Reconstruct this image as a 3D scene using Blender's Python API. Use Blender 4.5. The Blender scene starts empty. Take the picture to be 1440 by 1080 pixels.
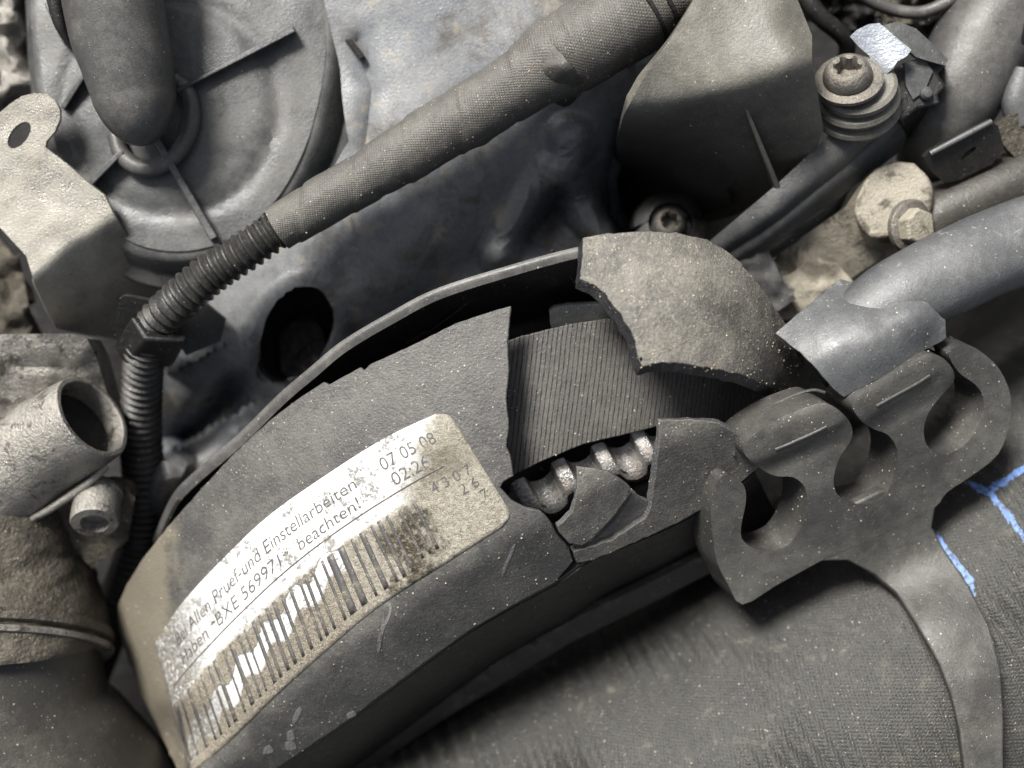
import bpy, math, random
import numpy as np
from mathutils import Vector, Matrix, noise, geometry
from mathutils.bvhtree import BVHTree
random.seed(7)
SC = bpy.context.scene
COL = SC.collection
K = 0.0002          # metres per reference pixel of the engine plane
D = 1800.0          # camera height in the same units
def R(a): return math.radians(a)

# ------------------------------------------------------------------ camera, sky, sun
cam = bpy.data.cameras.new('camera'); camo = bpy.data.objects.new('camera', cam); COL.objects.link(camo)
camo.location = (0, 0, D*K)
cam.lens = 45.0; cam.sensor_width = 36.0
cam.clip_start = 0.005; cam.clip_end = 5.0
cam.dof.use_dof = True; cam.dof.focus_distance = (D-100)*K; cam.dof.aperture_fstop = 5.6
SC.camera = camo
SUN = Vector((-0.42, 0.62, 0.78)).normalized()
elev = math.asin(SUN.z); azim = math.atan2(SUN.x, SUN.y)
W = bpy.data.worlds.new('World'); SC.world = W; W.use_nodes = True
nt = W.node_tree; nt.nodes.clear()
sky = nt.nodes.new('ShaderNodeTexSky'); sky.sky_type = 'NISHITA'; sky.sun_disc = False
sky.sun_elevation = elev; sky.sun_rotation = azim % (2*math.pi); sky.dust_density = 3.0; sky.air_density = 1.0
hs = nt.nodes.new('ShaderNodeHueSaturation'); hs.inputs['Saturation'].default_value = 0.42
bg = nt.nodes.new('ShaderNodeBackground'); bg.inputs['Strength'].default_value = 0.055
ou = nt.nodes.new('ShaderNodeOutputWorld')
nt.links.new(sky.outputs[0], hs.inputs['Color']); nt.links.new(hs.outputs[0], bg.inputs[0]); nt.links.new(bg.outputs[0], ou.inputs[0])
sl = bpy.data.lights.new('sun', 'SUN'); sl.energy = 3.9; sl.angle = R(18); sl.color = (1.0, 0.972, 0.925)
so = bpy.data.objects.new('sun', sl); COL.objects.link(so)
so.rotation_euler = SUN.to_track_quat('Z', 'Y').to_euler(); so.location = (-0.3, 0.4, 0.8)
SC.view_settings.view_transform = 'Standard'; SC.view_settings.look = 'None'
SC.view_settings.exposure = 0.95; SC.view_settings.gamma = 1.0

# ------------------------------------------------------------------ geometry helpers
def P(x, y, h):
    f = (D-h)/D
    return Vector(((x-720)*f*K, (540-y)*f*K, h*K))

def cr(pts, seg=8, closed=False):
    """Catmull-Rom through n-dimensional points, seg samples per span."""
    p = np.array(pts, float); n = len(p); out = []
    spans = n if closed else n-1
    for i in range(spans):
        if closed: a, b, c, d = p[(i-1) % n], p[i], p[(i+1) % n], p[(i+2) % n]
        else:
            b, c = p[i], p[i+1]
            a = p[i-1] if i > 0 else 2*b-c
            d = p[i+2] if i+2 < n else 2*c-b
        for k in range(seg):
            t = k/seg
            out.append(0.5*((2*b)+(-a+c)*t+(2*a-5*b+4*c-d)*t*t+(-a+3*b-3*c+d)*t**3))
    if not closed: out.append(p[-1])
    return np.array(out)

def poly_dense(pts, step, closed=True):
    p = np.array(pts, float); out = []
    n = len(p)
    for i in range(n if closed else n-1):
        a, b = p[i], p[(i+1) % n]
        k = max(1, int(round(np.linalg.norm((b-a)[:2])/step)))
        for j in range(k): out.append(a+(b-a)*j/k)
    if not closed: out.append(p[-1])
    return np.array(out)

def inside(pts, poly):
    x, y = pts[:, 0], pts[:, 1]; r = np.zeros(len(pts), bool); n = len(poly)
    j = n-1
    for i in range(n):
        xi, yi = poly[i]; xj, yj = poly[j]
        if yi != yj:
            c = ((yi > y) != (yj > y)) & (x < (xj-xi)*(y-yi)/(yj-yi)+xi)
            r ^= c
        j = i
    return r

def seg_dist(pts, poly, closed=True):
    p = np.asarray(poly, float)[:, :2]; n = len(p); best = np.full(len(pts), 1e9)
    for i in range(n if closed else n-1):
        a, b = p[i], p[(i+1) % n]; ab = b-a; l = max(ab@ab, 1e-9)
        t = np.clip(((pts-a)@ab)/l, 0, 1)
        d = np.hypot(*(pts-(a+t[:, None]*ab)).T)
        best = np.minimum(best, d)
    return best

def side_dist(pts, line):
    """signed distance to an open polyline: positive on its right side (picture coordinates, y down -> below a left-to-right line)."""
    p = np.asarray(line, float); best = np.full(len(pts), 1e9); sg = np.zeros(len(pts))
    for i in range(len(p)-1):
        a, b = p[i], p[i+1]; ab = b-a; l = ab@ab
        t = ((pts-a)@ab)/l
        tc = np.clip(t, 0, 1)
        v = pts-(a+tc[:, None]*ab); d = np.hypot(v[:, 0], v[:, 1])
        s = np.sign(ab[0]*(pts[:, 1]-a[1])-ab[1]*(pts[:, 0]-a[0]))
        m = d < best-1e-9; best[m] = d[m]; sg[m] = s[m]
    return best*sg

def tps(ctrl):
    c = np.array(ctrl, float); xy = c[:, :2]/200.; n = len(c)
    def U(r): return np.where(r > 1e-9, r*r*np.log(np.maximum(r, 1e-9)), 0)
    if n < 3:
        v = c[:, 2].mean(); return lambda q: np.full(len(q), v)
    A = np.zeros((n+3, n+3)); A[:n, :n] = U(np.linalg.norm(xy[:, None]-xy[None], axis=2))+np.eye(n)*1e-3
    A[:n, n] = 1; A[:n, n+1:] = xy; A[n, :n] = 1; A[n+1:, :n] = xy.T
    w = np.linalg.lstsq(A, np.concatenate([c[:, 2], [0, 0, 0]]), rcond=None)[0]
    def f(q):
        q = np.asarray(q, float)/200.
        return U(np.linalg.norm(q[:, None]-xy[None], axis=2))@w[:n]+w[n]+q@w[n+1:]
    return f

def soft(d, w): return np.where(d > 8*w, d, w*np.log1p(np.exp(np.clip(d/w, -50, 50))))

def bump_line(pts, line, width, amp):
    d = seg_dist(pts, line, closed=False); return amp*np.exp(-(d/width)**2)

def nz(pts, scale, amp, seed=0.0, octv=2):
    return np.array([noise.fractal(Vector((x*scale, y*scale, seed)), 0.8, 2.0, octv) for x, y in pts])*amp

def root_of(o):
    v = Vector((0, 0, 0))
    while o: v += o.location; o = o.parent
    return v

def tag(o, label=None, cat=None, group=None, kind=None):
    if label: o['label'] = label
    if cat: o['category'] = cat
    if group: o['group'] = group
    if kind: o['kind'] = kind
    return o

def empty(name, x, y, h, label, cat, group=None):
    o = bpy.data.objects.new(name, None); COL.objects.link(o); o.location = P(x, y, h)
    o.empty_display_size = 0.01
    return tag(o, label, cat, group)

def make(name, verts, faces, mat, parent=None, bevel=0, sharp=35, uv=None, smooth=True, seg=2):
    v = [Vector(q) for q in verts]
    lo = Vector((min(q.x for q in v), min(q.y for q in v), min(q.z for q in v)))
    hi = Vector((max(q.x for q in v), max(q.y for q in v), max(q.z for q in v)))
    org = Vector(((lo.x+hi.x)/2, (lo.y+hi.y)/2, lo.z))
    me = bpy.data.meshes.new(name)
    me.from_pydata([q-org for q in v], [], faces); me.update()
    if uv is not None:
        l = me.uv_layers.new(name='UVMap')
        for lp in me.loops: l.data[lp.index].uv = uv[lp.vertex_index]
    if smooth: me.shade_smooth()
    if smooth and sharp: me.set_sharp_from_angle(angle=R(sharp))
    o = bpy.data.objects.new(name, me); COL.objects.link(o)
    if mat: me.materials.append(mat)
    o.parent = parent
    o.location = org-root_of(parent)
    if bevel:
        b = o.modifiers.new('bevel', 'BEVEL'); b.width = bevel*K; b.segments = seg; b.limit_method = 'ANGLE'; b.angle_limit = R(40)
        b.harden_normals = False
    return o

def thicken(top, tris, thick, vec=None):
    """top: list of Vector, tris: list of index triples, viewed from above counter-clockwise."""
    n = [Vector((0, 0, 0)) for _ in top]
    for f in tris:
        nn = (top[f[1]]-top[f[0]]).cross(top[f[2]]-top[f[0]])
        for i in f: n[i] += nn
    bot = []
    for i, q in enumerate(top):
        d = n[i].normalized() if n[i].length > 0 else Vector((0, 0, 1))
        if vec is not None: d = -vec
        bot.append(q-d*thick*K)
    N = len(top); ed = {}
    for f in tris:
        m = len(f)
        for k in range(m):
            a, b = f[k], f[(k+1) % m]
            if (b, a) in ed: del ed[(b, a)]
            else: ed[(a, b)] = 1
    faces = [tuple(f) for f in tris]+[tuple(i+N for i in reversed(f)) for f in tris]
    for (a, b) in ed: faces.append((b, a, a+N, b+N))
    return list(top)+bot, faces

def sheet(name, outline, ctrl, mat, parent=None, edge=None, thick=12, step=12, holes=(), fn=None, bevel=1.5, smooth_out=0, jag=0.0, vec=None, sharp=45, uvfn=None, seg=2):
    o = np.array(outline, float)
    if smooth_out: o = cr(o, smooth_out, True)
    o = poly_dense(o, step)
    if jag: 
        o = o+np.array([[noise.noise(Vector((x*.11, y*.11, 3.1))), noise.noise(Vector((x*.11, y*.11, 9.7)))] for x, y in o])*jag \
             +np.array([[noise.noise(Vector((x*.4, y*.4, 5.1))), noise.noise(Vector((x*.4, y*.4, 1.7)))] for x, y in o])*jag*.6
    hl = [poly_dense(np.array(h, float), step) for h in holes]
    x0, y0 = o.min(0); x1, y1 = o.max(0); g = []
    s = step; r = 0
    yy = y0
    while yy < y1:
        xs = np.arange(x0+(s/2 if r % 2 else 0), x1, s); g += [(a, yy) for a in xs]; yy += s*.87; r += 1
    g = np.array(g); m = inside(g, o) & (seg_dist(g, o) > s*.45)
    for h in hl: m &= ~inside(g, h) & (seg_dist(g, h) > s*.45)
    g = g[m]
    pts = np.concatenate([o]+hl+[g]) if len(g) else np.concatenate([o]+hl)
    edges = []; b = 0
    for ring in [o]+hl:
        n = len(ring); edges += [(b+i, b+(i+1) % n) for i in range(n)]; b += n
    rr = geometry.delaunay_2d_cdt([Vector((a, -c)) for a, c in pts], edges, [], 0, 1e-4)
    vv = np.array([(q[0], -q[1]) for q in rr[0]])
    tris = []
    cen = np.array([(vv[list(f)]).mean(0) for f in rr[2]])
    ok = inside(cen, o)
    for h in hl: ok &= ~inside(cen, h)
    for f, k in zip(rr[2], ok):
        if k: tris.append(tuple(f))
    z = tps(ctrl)(vv)
    if fn is not None: z = z+fn(vv)
    top = [P(a, c, d) for (a, c), d in zip(vv, z)]
    used = sorted({i for f in tris for i in f}); mp = {u: i for i, u in enumerate(used)}
    top = [top[u] for u in used]; tris = [tuple(mp[i] for i in f) for f in tris]
    # orientation
    f = tris[0]
    if (top[f[1]]-top[f[0]]).cross(top[f[2]]-top[f[0]]).z < 0: tris = [tuple(reversed(f)) for f in tris]
    if vec is None and thick >= 25: vec = Vector((0, 0, -1))
    V, F = thicken(top, tris, thick, vec)
    ob = make(name, V, F, mat, parent, bevel, sharp, seg=seg)
    if edge:
        ob.data.materials.append(edge)
        for i in range(len(tris), len(F)): ob.data.polygons[i].material_index = 1
    return ob

def grid(name, rows, mat, parent=None, thick=6, nu=8, nv=6, bevel=0, sharp=50, uv=False):
    """rows of (x,y,h) control points, interpolated both ways; always faces away from its thick side."""
    a = np.array(rows, float)
    a = np.array([cr(r, nv) for r in a])
    a = cr(a.reshape(a.shape[0], -1), nu).reshape(-1, a.shape[1], 3)
    M, N = a.shape[:2]; top = [P(*q) for q in a.reshape(-1, 3)]
    q = [(i*N+j, i*N+j+1, (i+1)*N+j+1, (i+1)*N+j) for i in range(M-1) for j in range(N-1)]
    nn = Vector((0, 0, 0))
    for f in q: nn += (top[f[1]]-top[f[0]]).cross(top[f[2]]-top[f[0]])
    if nn.z < 0: q = [tuple(reversed(f)) for f in q]
    V, F = thicken(top, q, thick)
    return make(name, V, F, mat, parent, bevel, sharp)

def tube(name, path, mat, parent=None, n=24, seg=6.0, rf=None, cap='flat', wall=0, sharp=40, bevel=0, squash=1.0):
    """path of (x,y,h,r). rf(s, th) adds to the radius. wall>0 leaves both ends open with that wall."""
    p = cr(path, 12)
    w = np.array([list(P(*q[:3])) for q in p]); rad = p[:, 3]*(D-p[:, 2])/D
    L = np.concatenate([[0], np.cumsum(np.linalg.norm(np.diff(w, axis=0), axis=1))])/K
    r_av = float(rad.mean()); m = max(2, int(L[-1]/seg)); ss = np.linspace(0, L[-1], m+1)
    c = np.array([np.interp(ss, L, w[:, k]) for k in range(3)]).T; rr = np.interp(ss, L, rad)
    C = [Vector(q) for q in c]
    T = [(C[min(i+1, m)]-C[max(i-1, 0)]).normalized() for i in range(m+1)]
    up = Vector((0, 0, 1)); 
    if abs(T[0].z) > .9: up = Vector((0, 1, 0))
    up = -up; u = (up-T[0]*up.dot(T[0])).normalized(); V = []; uv = []
    for i in range(m+1):
        u = (u-T[i]*u.dot(T[i])).normalized(); v = T[i].cross(u)
        for j in range(n):
            th = 2*math.pi*j/n
            r = rr[i]+(rf(ss[i], th) if rf else 0)
            V.append(C[i]+(u*math.cos(th)+v*math.sin(th)*squash)*r*K); uv.append((ss[i]/100, th*r_av/100))
    F = [(i*n+j, i*n+(j+1) % n, (i+1)*n+(j+1) % n, (i+1)*n+j) for i in range(m) for j in range(n)]
    F = [tuple(reversed(f)) for f in F] if False else F
    if wall:
        N0 = len(V)
        u = (up-T[0]*up.dot(T[0])).normalized()
        for i in range(m+1):
            for j in range(n):
                q = V[i*n+j]; V.append(C[i]+(q-C[i])*(1-wall/max(rr[i], 1))); uv.append(uv[i*n+j])
        F += [tuple(reversed([k+N0 for k in f])) for f in F[:m*n]]
        F += [(j, j+N0, (j+1) % n+N0, (j+1) % n) for j in range(n)]
        b = m*n
        F += [(b+j, b+(j+1) % n, b+(j+1) % n+N0, b+j+N0) for j in range(n)]
    else:
        F.append(tuple(range(n-1, -1, -1))); F.append(tuple(m*n+j for j in range(n)))
    o = make(name, V, F, mat, parent, bevel, sharp, uv=uv)
    ul = o.data.uv_layers['UVMap'].data
    for f in range(n-1, m*n, n):
        p = o.data.polygons[f]; i0 = f//n
        for li in p.loop_indices:
            vi = o.data.loops[li].vertex_index
            if vi % n == 0: ul[li].uv = (ul[li].uv[0], 2*math.pi*r_av/100)
    return o

def lathe(name, base, axis, prof, mat, parent=None, n=32, rf=None, sharp=35, bevel=0, rot=0.0):
    """profile (r, z) in px along axis from base (x,y,h)."""
    a = Vector(axis).normalized(); b = P(*base)
    u = a.orthogonal().normalized(); v = a.cross(u); V = []; F = []
    m = len(prof)
    for (r, z) in prof:
        for j in range(n):
            th = 2*math.pi*j/n+rot; q = r+(rf(r, z, th) if rf else 0)
            V.append(b+a*z*K+(u*math.cos(th)+v*math.sin(th))*q*K)
    for i in range(m-1):
        for j in range(n): F.append((i*n+j, i*n+(j+1) % n, (i+1)*n+(j+1) % n, (i+1)*n+j))
    F.append(tuple(range(n-1, -1, -1))); F.append(tuple((m-1)*n+j for j in range(n)))
    return make(name, V, F, mat, parent, bevel, sharp)

def rings(name, rgs, mat, parent=None, step=20, bevel=3, sharp=40, smooth_out=0, fn=None, seg=2):
    """closed solid lofted through rings of equally many (x,y,h) points, listed from the top one down."""
    A = []
    for r in rgs:
        r = np.array(r, float)
        if smooth_out: r = cr(r, smooth_out, True)
        A.append(r)
    n = len(A[0]); V = [P(*q) for r in A for q in r]; F = []
    m = len(A)
    for i in range(m-1):
        for j in range(n): F.append((i*n+j, (i+1)*n+j, (i+1)*n+(j+1) % n, i*n+(j+1) % n))
    F.append(tuple(range(n))); F.append(tuple((m-1)*n+j for j in range(n-1, -1, -1)))
    # orient
    q = [V[i] for i in F[m*n-n]]
    area = sum((V[i]-V[0]).cross(V[(i+1) % n]-V[0]).z for i in range(1, n-1))
    if area < 0: F = [tuple(reversed(f)) for f in F]
    return make(name, V, F, mat, parent, bevel, sharp, seg=seg)

def up(h, pts): return [(x, y, h) for x, y in pts]

# ------------------------------------------------------------------ materials
def mat(name, c1, c2=None, dust=(.20, .175, .135), d=.5, ds=.02, rough=.55, metal=0.0, spk=.5, spkc=(.55, .5, .42), bump=.5, bs=.25,
        coarse=.4, spec=.5, extra=None, droll=.62, contrast=.16, grain=.3, scale=1.0, film=.3):
    c2 = c2 or tuple(v*.6 for v in c1)
    mu = sum(dust)/3; dust = tuple(v*.86+mu*.14 for v in dust)
    m = bpy.data.materials.new(name); m.use_nodes = True; t = m.node_tree; N = t.nodes; L = t.links; N.clear()
    out = N.new('ShaderNodeOutputMaterial'); bs_ = N.new('ShaderNodeBsdfPrincipled'); L.new(bs_.outputs[0], out.inputs[0])
    tc = N.new('ShaderNodeTexCoord'); mp = N.new('ShaderNodeMapping'); mp.inputs['Scale'].default_value = (scale/K,)*3
    L.new(tc.outputs['Object'], mp.inputs[0]); V = mp.outputs[0]
    def nt_(sc, det=6, rg=.6, w=0.0):
        n = N.new('ShaderNodeTexNoise'); n.inputs['Scale'].default_value = sc; n.inputs['Detail'].default_value = det
        n.inputs['Roughness'].default_value = rg; n.inputs['Distortion'].default_value = w; L.new(V, n.inputs['Vector']); return n.outputs['Fac']
    def ramp(x, a, b, va=0.0, vb=1.0):
        r = N.new('ShaderNodeMapRange'); r.inputs[1].default_value = a; r.inputs[2].default_value = b
        r.inputs[3].default_value = va; r.inputs[4].default_value = vb; r.clamp = True; L.new(x, r.inputs[0]); return r.outputs[0]
    def mix(f, a, b):
        x = N.new('ShaderNodeMix'); x.data_type = 'RGBA'
        for s, q in ((0, f), (6, a), (7, b)):
            if isinstance(q, (int, float)): x.inputs[s].default_value = q
            elif isinstance(q, tuple): x.inputs[s].default_value = (*q, 1)
            else: L.new(q, x.inputs[s])
        return x.outputs[2]
    def ma(op, a, b=0.0):
        x = N.new('ShaderNodeMath'); x.operation = op
        for s, q in ((0, a), (1, b)):
            if isinstance(q, (int, float)): x.inputs[s].default_value = q
            else: L.new(q, x.inputs[s])
        return x.outputs[0]
    H = dict(N=N, L=L, V=V, tc=tc, noise=nt_, ramp=ramp, mix=mix, math=ma, t=t)
    col = mix(ramp(nt_(.012, 5, .55), .35, .65), c1, c2)
    # dust on it; more on upward faces, which also shades the sides by colour
    n2 = nt_(ds, 9, .68, .3); n3 = nt_(ds*6.5, 6, .7)
    mask = ramp(ma('ADD', ma('MULTIPLY', n2, .7), ma('MULTIPLY', n3, .3)), .5-contrast*.5+(.5-d)*.25, .5+contrast*.5+(.5-d)*.25)
    geo = N.new('ShaderNodeNewGeometry'); sx = N.new('ShaderNodeSeparateXYZ'); L.new(geo.outputs['Normal'], sx.inputs[0])
    upz = ramp(sx.outputs[2], .1, .95, .08, 1.0)
    if film: col = mix(ma('MULTIPLY', upz, film), col, dust)
    mask = ma('MULTIPLY', mask, ma('MULTIPLY', upz, min(1.0, d*1.4)))
    col = mix(mask, col, dust)
    # fine grain
    g = nt_(.55, 3, .7)
    gr = ramp(g, .3, .7, 1-grain, 1+grain)
    mm = N.new('ShaderNodeVectorMath'); mm.operation = 'SCALE'; L.new(col, mm.inputs[0]); L.new(gr, mm.inputs[3]); col = mm.outputs[0]
    # specks
    if spk > 0:
        for sc_, thr in ((.13, .16), (.3, .2)):
            v = N.new('ShaderNodeTexVoronoi'); v.inputs['Scale'].default_value = sc_; L.new(V, v.inputs['Vector'])
            wn = N.new('ShaderNodeSeparateColor'); L.new(v.outputs['Color'], wn.inputs[0])
            a = ma('LESS_THAN', v.outputs['Distance'], ma('MULTIPLY', wn.outputs[1], thr))
            b = ma('GREATER_THAN', wn.outputs[0], 1-spk*.45)
            col = mix(ma('MULTIPLY', ma('MULTIPLY', a, b), .7), col, spkc)
    if extra: col = extra(H, col)
    L.new(col, bs_.inputs['Base Color'])
    ro = ma('ADD', ramp(nt_(.06, 6, .65), .3, .7, rough-.1, rough+.1), ma('MULTIPLY', mask, (droll-rough)))
    L.new(ro, bs_.inputs['Roughness']); bs_.inputs['Metallic'].default_value = 0
    if metal:
        L.new(ma('MULTIPLY', ma('SUBTRACT', 1.0, mask), metal), bs_.inputs['Metallic'])
    bs_.inputs['Specular IOR Level'].default_value = spec
    h = ma('ADD', ma('MULTIPLY', nt_(bs, 5, .65), bump), ma('MULTIPLY', nt_(.035, 6, .6), coarse*4))
    if 'hgt' in H: h = ma('ADD', h, H['hgt'])
    bp = N.new('ShaderNodeBump'); bp.inputs['Strength'].default_value = 1.0; bp.inputs['Distance'].default_value = K*2.2
    L.new(h, bp.inputs['Height']); L.new(bp.outputs[0], bs_.inputs['Normal'])
    return m

def wave_extra(angle, period, dark, amt, hgt, dist=1.5, thr=(.35, .6), uvm=False, dscale=2.0):
    def f(H, col):
        N, L = H['N'], H['L']
        mp = N.new('ShaderNodeMapping')
        if uvm:
            mp.inputs['Scale'].default_value = (100, 100, 100); L.new(H['tc'].outputs['UV'], mp.inputs[0])
        else: L.new(H['V'], mp.inputs[0])
        mp2 = N.new('ShaderNodeMapping'); mp2.inputs['Rotation'].default_value = (0, 0, R(angle)); L.new(mp.outputs[0], mp2.inputs[0])
        w = N.new('ShaderNodeTexWave'); w.inputs['Scale'].default_value = 6.2832/period/20*1.0; w.bands_direction = 'X'
        w.inputs['Distortion'].default_value = dist; w.inputs['Detail'].default_value = 2; w.inputs['Detail Scale'].default_value = dscale
        L.new(mp2.outputs[0], w.inputs[0])
        g = H['ramp'](w.outputs['Fac'], thr[0], thr[1], 1, 0)
        H['hgt'] = H['math']('MULTIPLY', g, -hgt)
        br = H['ramp'](H['noise'](.09, 4, .6), .35, .6)
        return H['mix'](H['math']('MULTIPLY', g, H['math']('MULTIPLY', br, amt)), col, dark)
    return f

def weave_extra(period, hgt, dark=(.03, .028, .025), amt=.7):
    def f(H, col):
        N, L = H['N'], H['L']; hs_ = None
        for ang in (58, -20):
            mp = N.new('ShaderNodeMapping'); mp.inputs['Scale'].default_value = (100, 100, 100); L.new(H['tc'].outputs['UV'], mp.inputs[0])
            mp2 = N.new('ShaderNodeMapping'); mp2.inputs['Rotation'].default_value = (0, 0, R(ang)); L.new(mp.outputs[0], mp2.inputs[0])
            w = N.new('ShaderNodeTexWave'); w.inputs['Scale'].default_value = 6.2832/period/20; w.inputs['Distortion'].default_value = .6
            w.inputs['Detail Scale'].default_value = .05
            L.new(mp2.outputs[0], w.inputs[0])
            hs_ = w.outputs['Fac'] if hs_ is None else H['math']('MULTIPLY', hs_, w.outputs['Fac'])
        H['hgt'] = H['math']('MULTIPLY', hs_, hgt)
        return H['mix'](H['ramp'](hs_, .05, .4, amt, 0), col, dark)
    return f

def patch_extra(color, sc, a, b, amt=.8, seed=0):
    def f(H, col):
        n = H['noise'](sc, 8, .7, .5)
        return H['mix'](H['math']('MULTIPLY', H['ramp'](n, a, b), amt), col, color)
    return f

def chain(*fs):
    def f(H, col):
        for q in fs: col = q(H, col)
        return col
    return f

def left_dirt(H, col):
    g = H['N'].new('ShaderNodeNewGeometry'); sx = H['N'].new('ShaderNodeSeparateXYZ'); H['L'].new(g.outputs['Position'], sx.inputs[0])
    x = H['math']('ADD', H['math']('DIVIDE', sx.outputs[0], K), H['math']('MULTIPLY', H['noise'](.02, 6, .65), 150.0))
    col = H['mix'](H['math']('MULTIPLY', H['ramp'](x, -430, -390, 1, 0), .75), col, (.20, .175, .13))
    return H['mix'](H['math']('MULTIPLY', H['ramp'](H['noise'](.045, 8, .75), .56, .66), .35), col, (.17, .16, .135))
M = {}
M['cover']  = mat('dusty black cover plastic', (.030, .030, .031), (.022, .022, .024), dust=(.145, .137, .12), d=.42, ds=.016, rough=.42, spk=.8, bump=.6, coarse=.05, grain=.4, extra=left_dirt, film=.32)
M['edge']   = mat('clean broken plastic', (.020, .020, .023), (.014, .014, .017), dust=(.1, .09, .08), d=.3, ds=.1, rough=.4, spk=.2, bump=1.0, coarse=.3, film=.1)
M['chunk']  = mat('thickly dusted cover plastic', (.045, .044, .042), (.035, .034, .033), dust=(.26, .238, .195), d=.5, ds=.022, rough=.45, spk=1.3, bump=1.0, bs=.22, coarse=.05, contrast=.2, film=.25,
                  extra=patch_extra((.33, .30, .24), .16, .56, .64, .6))
M['shard']  = mat('lightly dusted broken plastic', (.05, .049, .048), (.04, .04, .039), dust=(.20, .185, .155), d=.45, ds=.04, rough=.42, spk=1.0, bump=.8, coarse=.05, film=.3)
M['engine'] = mat('blue grey satin plastic', (.082, .098, .125), (.055, .066, .085), dust=(.32, .315, .30), d=.46, ds=.008, rough=.24, spk=.8, bump=.35, coarse=.03, droll=.42, contrast=.24, film=.28,  # blue grey plastic; the sky reflection's blue is also put into the base colour
                  extra=chain(patch_extra((.07, .06, .045), .011, .50, .62, .7), patch_extra((.30, .27, .215), .026, .56, .64, .6)))
M['pump']   = mat('dark blue grey plastic', (.038, .042, .047), (.028, .031, .036), dust=(.17, .165, .15), d=.42, ds=.009, rough=.34, spk=.4, bump=.3, coarse=.03, film=.28)
M['rubber'] = mat('dusty rubber', (.035, .035, .036), (.028, .027, .028), dust=(.17, .162, .145), d=.42, ds=.012, rough=.38, spk=.4, bump=.25, coarse=.03, film=.3)
M['clip']   = mat('moulded black rubber', (.030, .029, .028), (.024, .023, .022), dust=(.115, .11, .095), d=.46, ds=.011, rough=.45, spk=.6, bump=.35, coarse=.03, film=.3)
M['belt']   = mat('ribbed belt fabric', (.06, .059, .058), (.045, .044, .043), dust=(.13, .12, .10), d=.42, ds=.012, rough=.36, spk=.6, bump=.5, coarse=.05, film=.3,
                  extra=wave_extra(7, 6.3, (.008, .008, .008), 1.0, .5, dist=1.6, thr=(.03, .14), dscale=.35))
M['sleeve'] = mat('grey moulded hose', (.06, .063, .07), (.045, .048, .054), dust=(.185, .185, .178), d=.42, ds=.012, rough=.38, spk=.5, bump=.35, coarse=.05, film=.35,
                  extra=patch_extra((.34, .34, .34), .035, .60, .68, .5))
M['hose']   = mat('charcoal hose fabric', (.022, .022, .021), (.016, .016, .015), dust=(.092, .088, .074), d=.36, ds=.03, rough=.38, spk=.8, bump=.9, coarse=.06, film=.2, contrast=.3,
                  extra=chain(weave_extra(5.0, .28, amt=.12), patch_extra((.13, .125, .10), .03, .58, .66, .5)))
M['tape']   = mat('woven loom tape', (.055, .053, .05), (.042, .041, .039), dust=(.19, .175, .145), d=.42, ds=.014, rough=.5, spk=1.0, bump=.5, coarse=.06, film=.35,
                  extra=weave_extra(3.4, .22, amt=.28))
M['conduit'] = mat('corrugated plastic', (.018, .018, .018), (.013, .013, .013), dust=(.10, .092, .075), d=.35, rough=.36, spk=.4, coarse=.05, film=.2)
M['black']  = mat('black plastic', (.010, .010, .010), (.007, .007, .007), dust=(.06, .053, .042), d=.3, rough=.4, spk=.5, coarse=.1, film=.12)
M['void']   = mat('grimy depths with painted shade', (.007, .0065, .006), (.004, .004, .004), dust=(.018, .015, .011), d=.3, rough=.8, spk=.25, coarse=.8, film=0)  # near black: the shade of enclosed gaps is put into the colour
M['zinc']   = mat('weathered zinc plate', (.36, .345, .31), (.25, .24, .215), dust=(.38, .35, .28), d=.5, ds=.03, rough=.32, metal=.6, spk=.8, bump=.6, bs=.4, coarse=.05, film=.1, extra=patch_extra((.16, .13, .09), .04, .60, .68, .6))
M['cast']   = mat('rough cast aluminium', (.33, .315, .29), (.20, .19, .17), dust=(.33, .30, .25), d=.40, ds=.05, rough=.30, metal=.6, spk=.8, bump=1.4, bs=.2, coarse=.12, film=.1,
                  extra=patch_extra((.04, .034, .025), .035, .53, .62, .8))
M['dirtycast'] = mat('oily cast metal', (.05, .043, .033), (.03, .026, .02), dust=(.20, .17, .12), d=.42, ds=.05, rough=.36, metal=.2, spk=1.0, bump=2.6, bs=.16, coarse=.2, film=.15)
M['tan']    = mat('oxidised aluminium', (.33, .30, .235), (.22, .195, .15), dust=(.42, .38, .30), d=.5, ds=.03, rough=.5, spk=.5, bump=1.2, coarse=.12, film=.1, extra=patch_extra((.06, .05, .035), .022, .50, .60, .85))
M['smooth'] = mat('dark coolant hose', (.024, .023, .021), (.018, .017, .016), dust=(.10, .09, .07), d=.3, ds=.012, rough=.38, spk=.6, bump=.35, coarse=.05, film=.22)
M['steel']  = mat('bright spring steel', (.70, .74, .80), (.58, .61, .66), d=.15, rough=.42, metal=.75, spk=.3, bump=.5, coarse=.05, film=0)
M['rust']   = mat('worn rusty steel', (.47, .46, .44), (.36, .35, .33), dust=(.25, .165, .115), d=.34, ds=.05, rough=.27, metal=.75, spk=.5, bump=.9, coarse=.1, film=0, contrast=.1)
M['box']    = mat('dusty box plastic', (.065, .062, .055), (.05, .048, .043), dust=(.24, .225, .185), d=.5, ds=.010, rough=.42, spk=.7, bump=.4, coarse=.04, film=.38)
M['bolt']   = mat('grimy bolt steel', (.20, .185, .16), (.12, .11, .10), dust=(.24, .21, .165), d=.4, ds=.06, rough=.38, metal=.6, spk=.6, bump=1.0, coarse=.1, film=.1)
M['frac']   = mat('granular broken plastic', (.085, .085, .09), (.06, .06, .063), dust=(.2, .19, .165), d=.4, ds=.2, rough=.6, spk=.8, bump=2.5, coarse=.3, film=.1)
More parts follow.
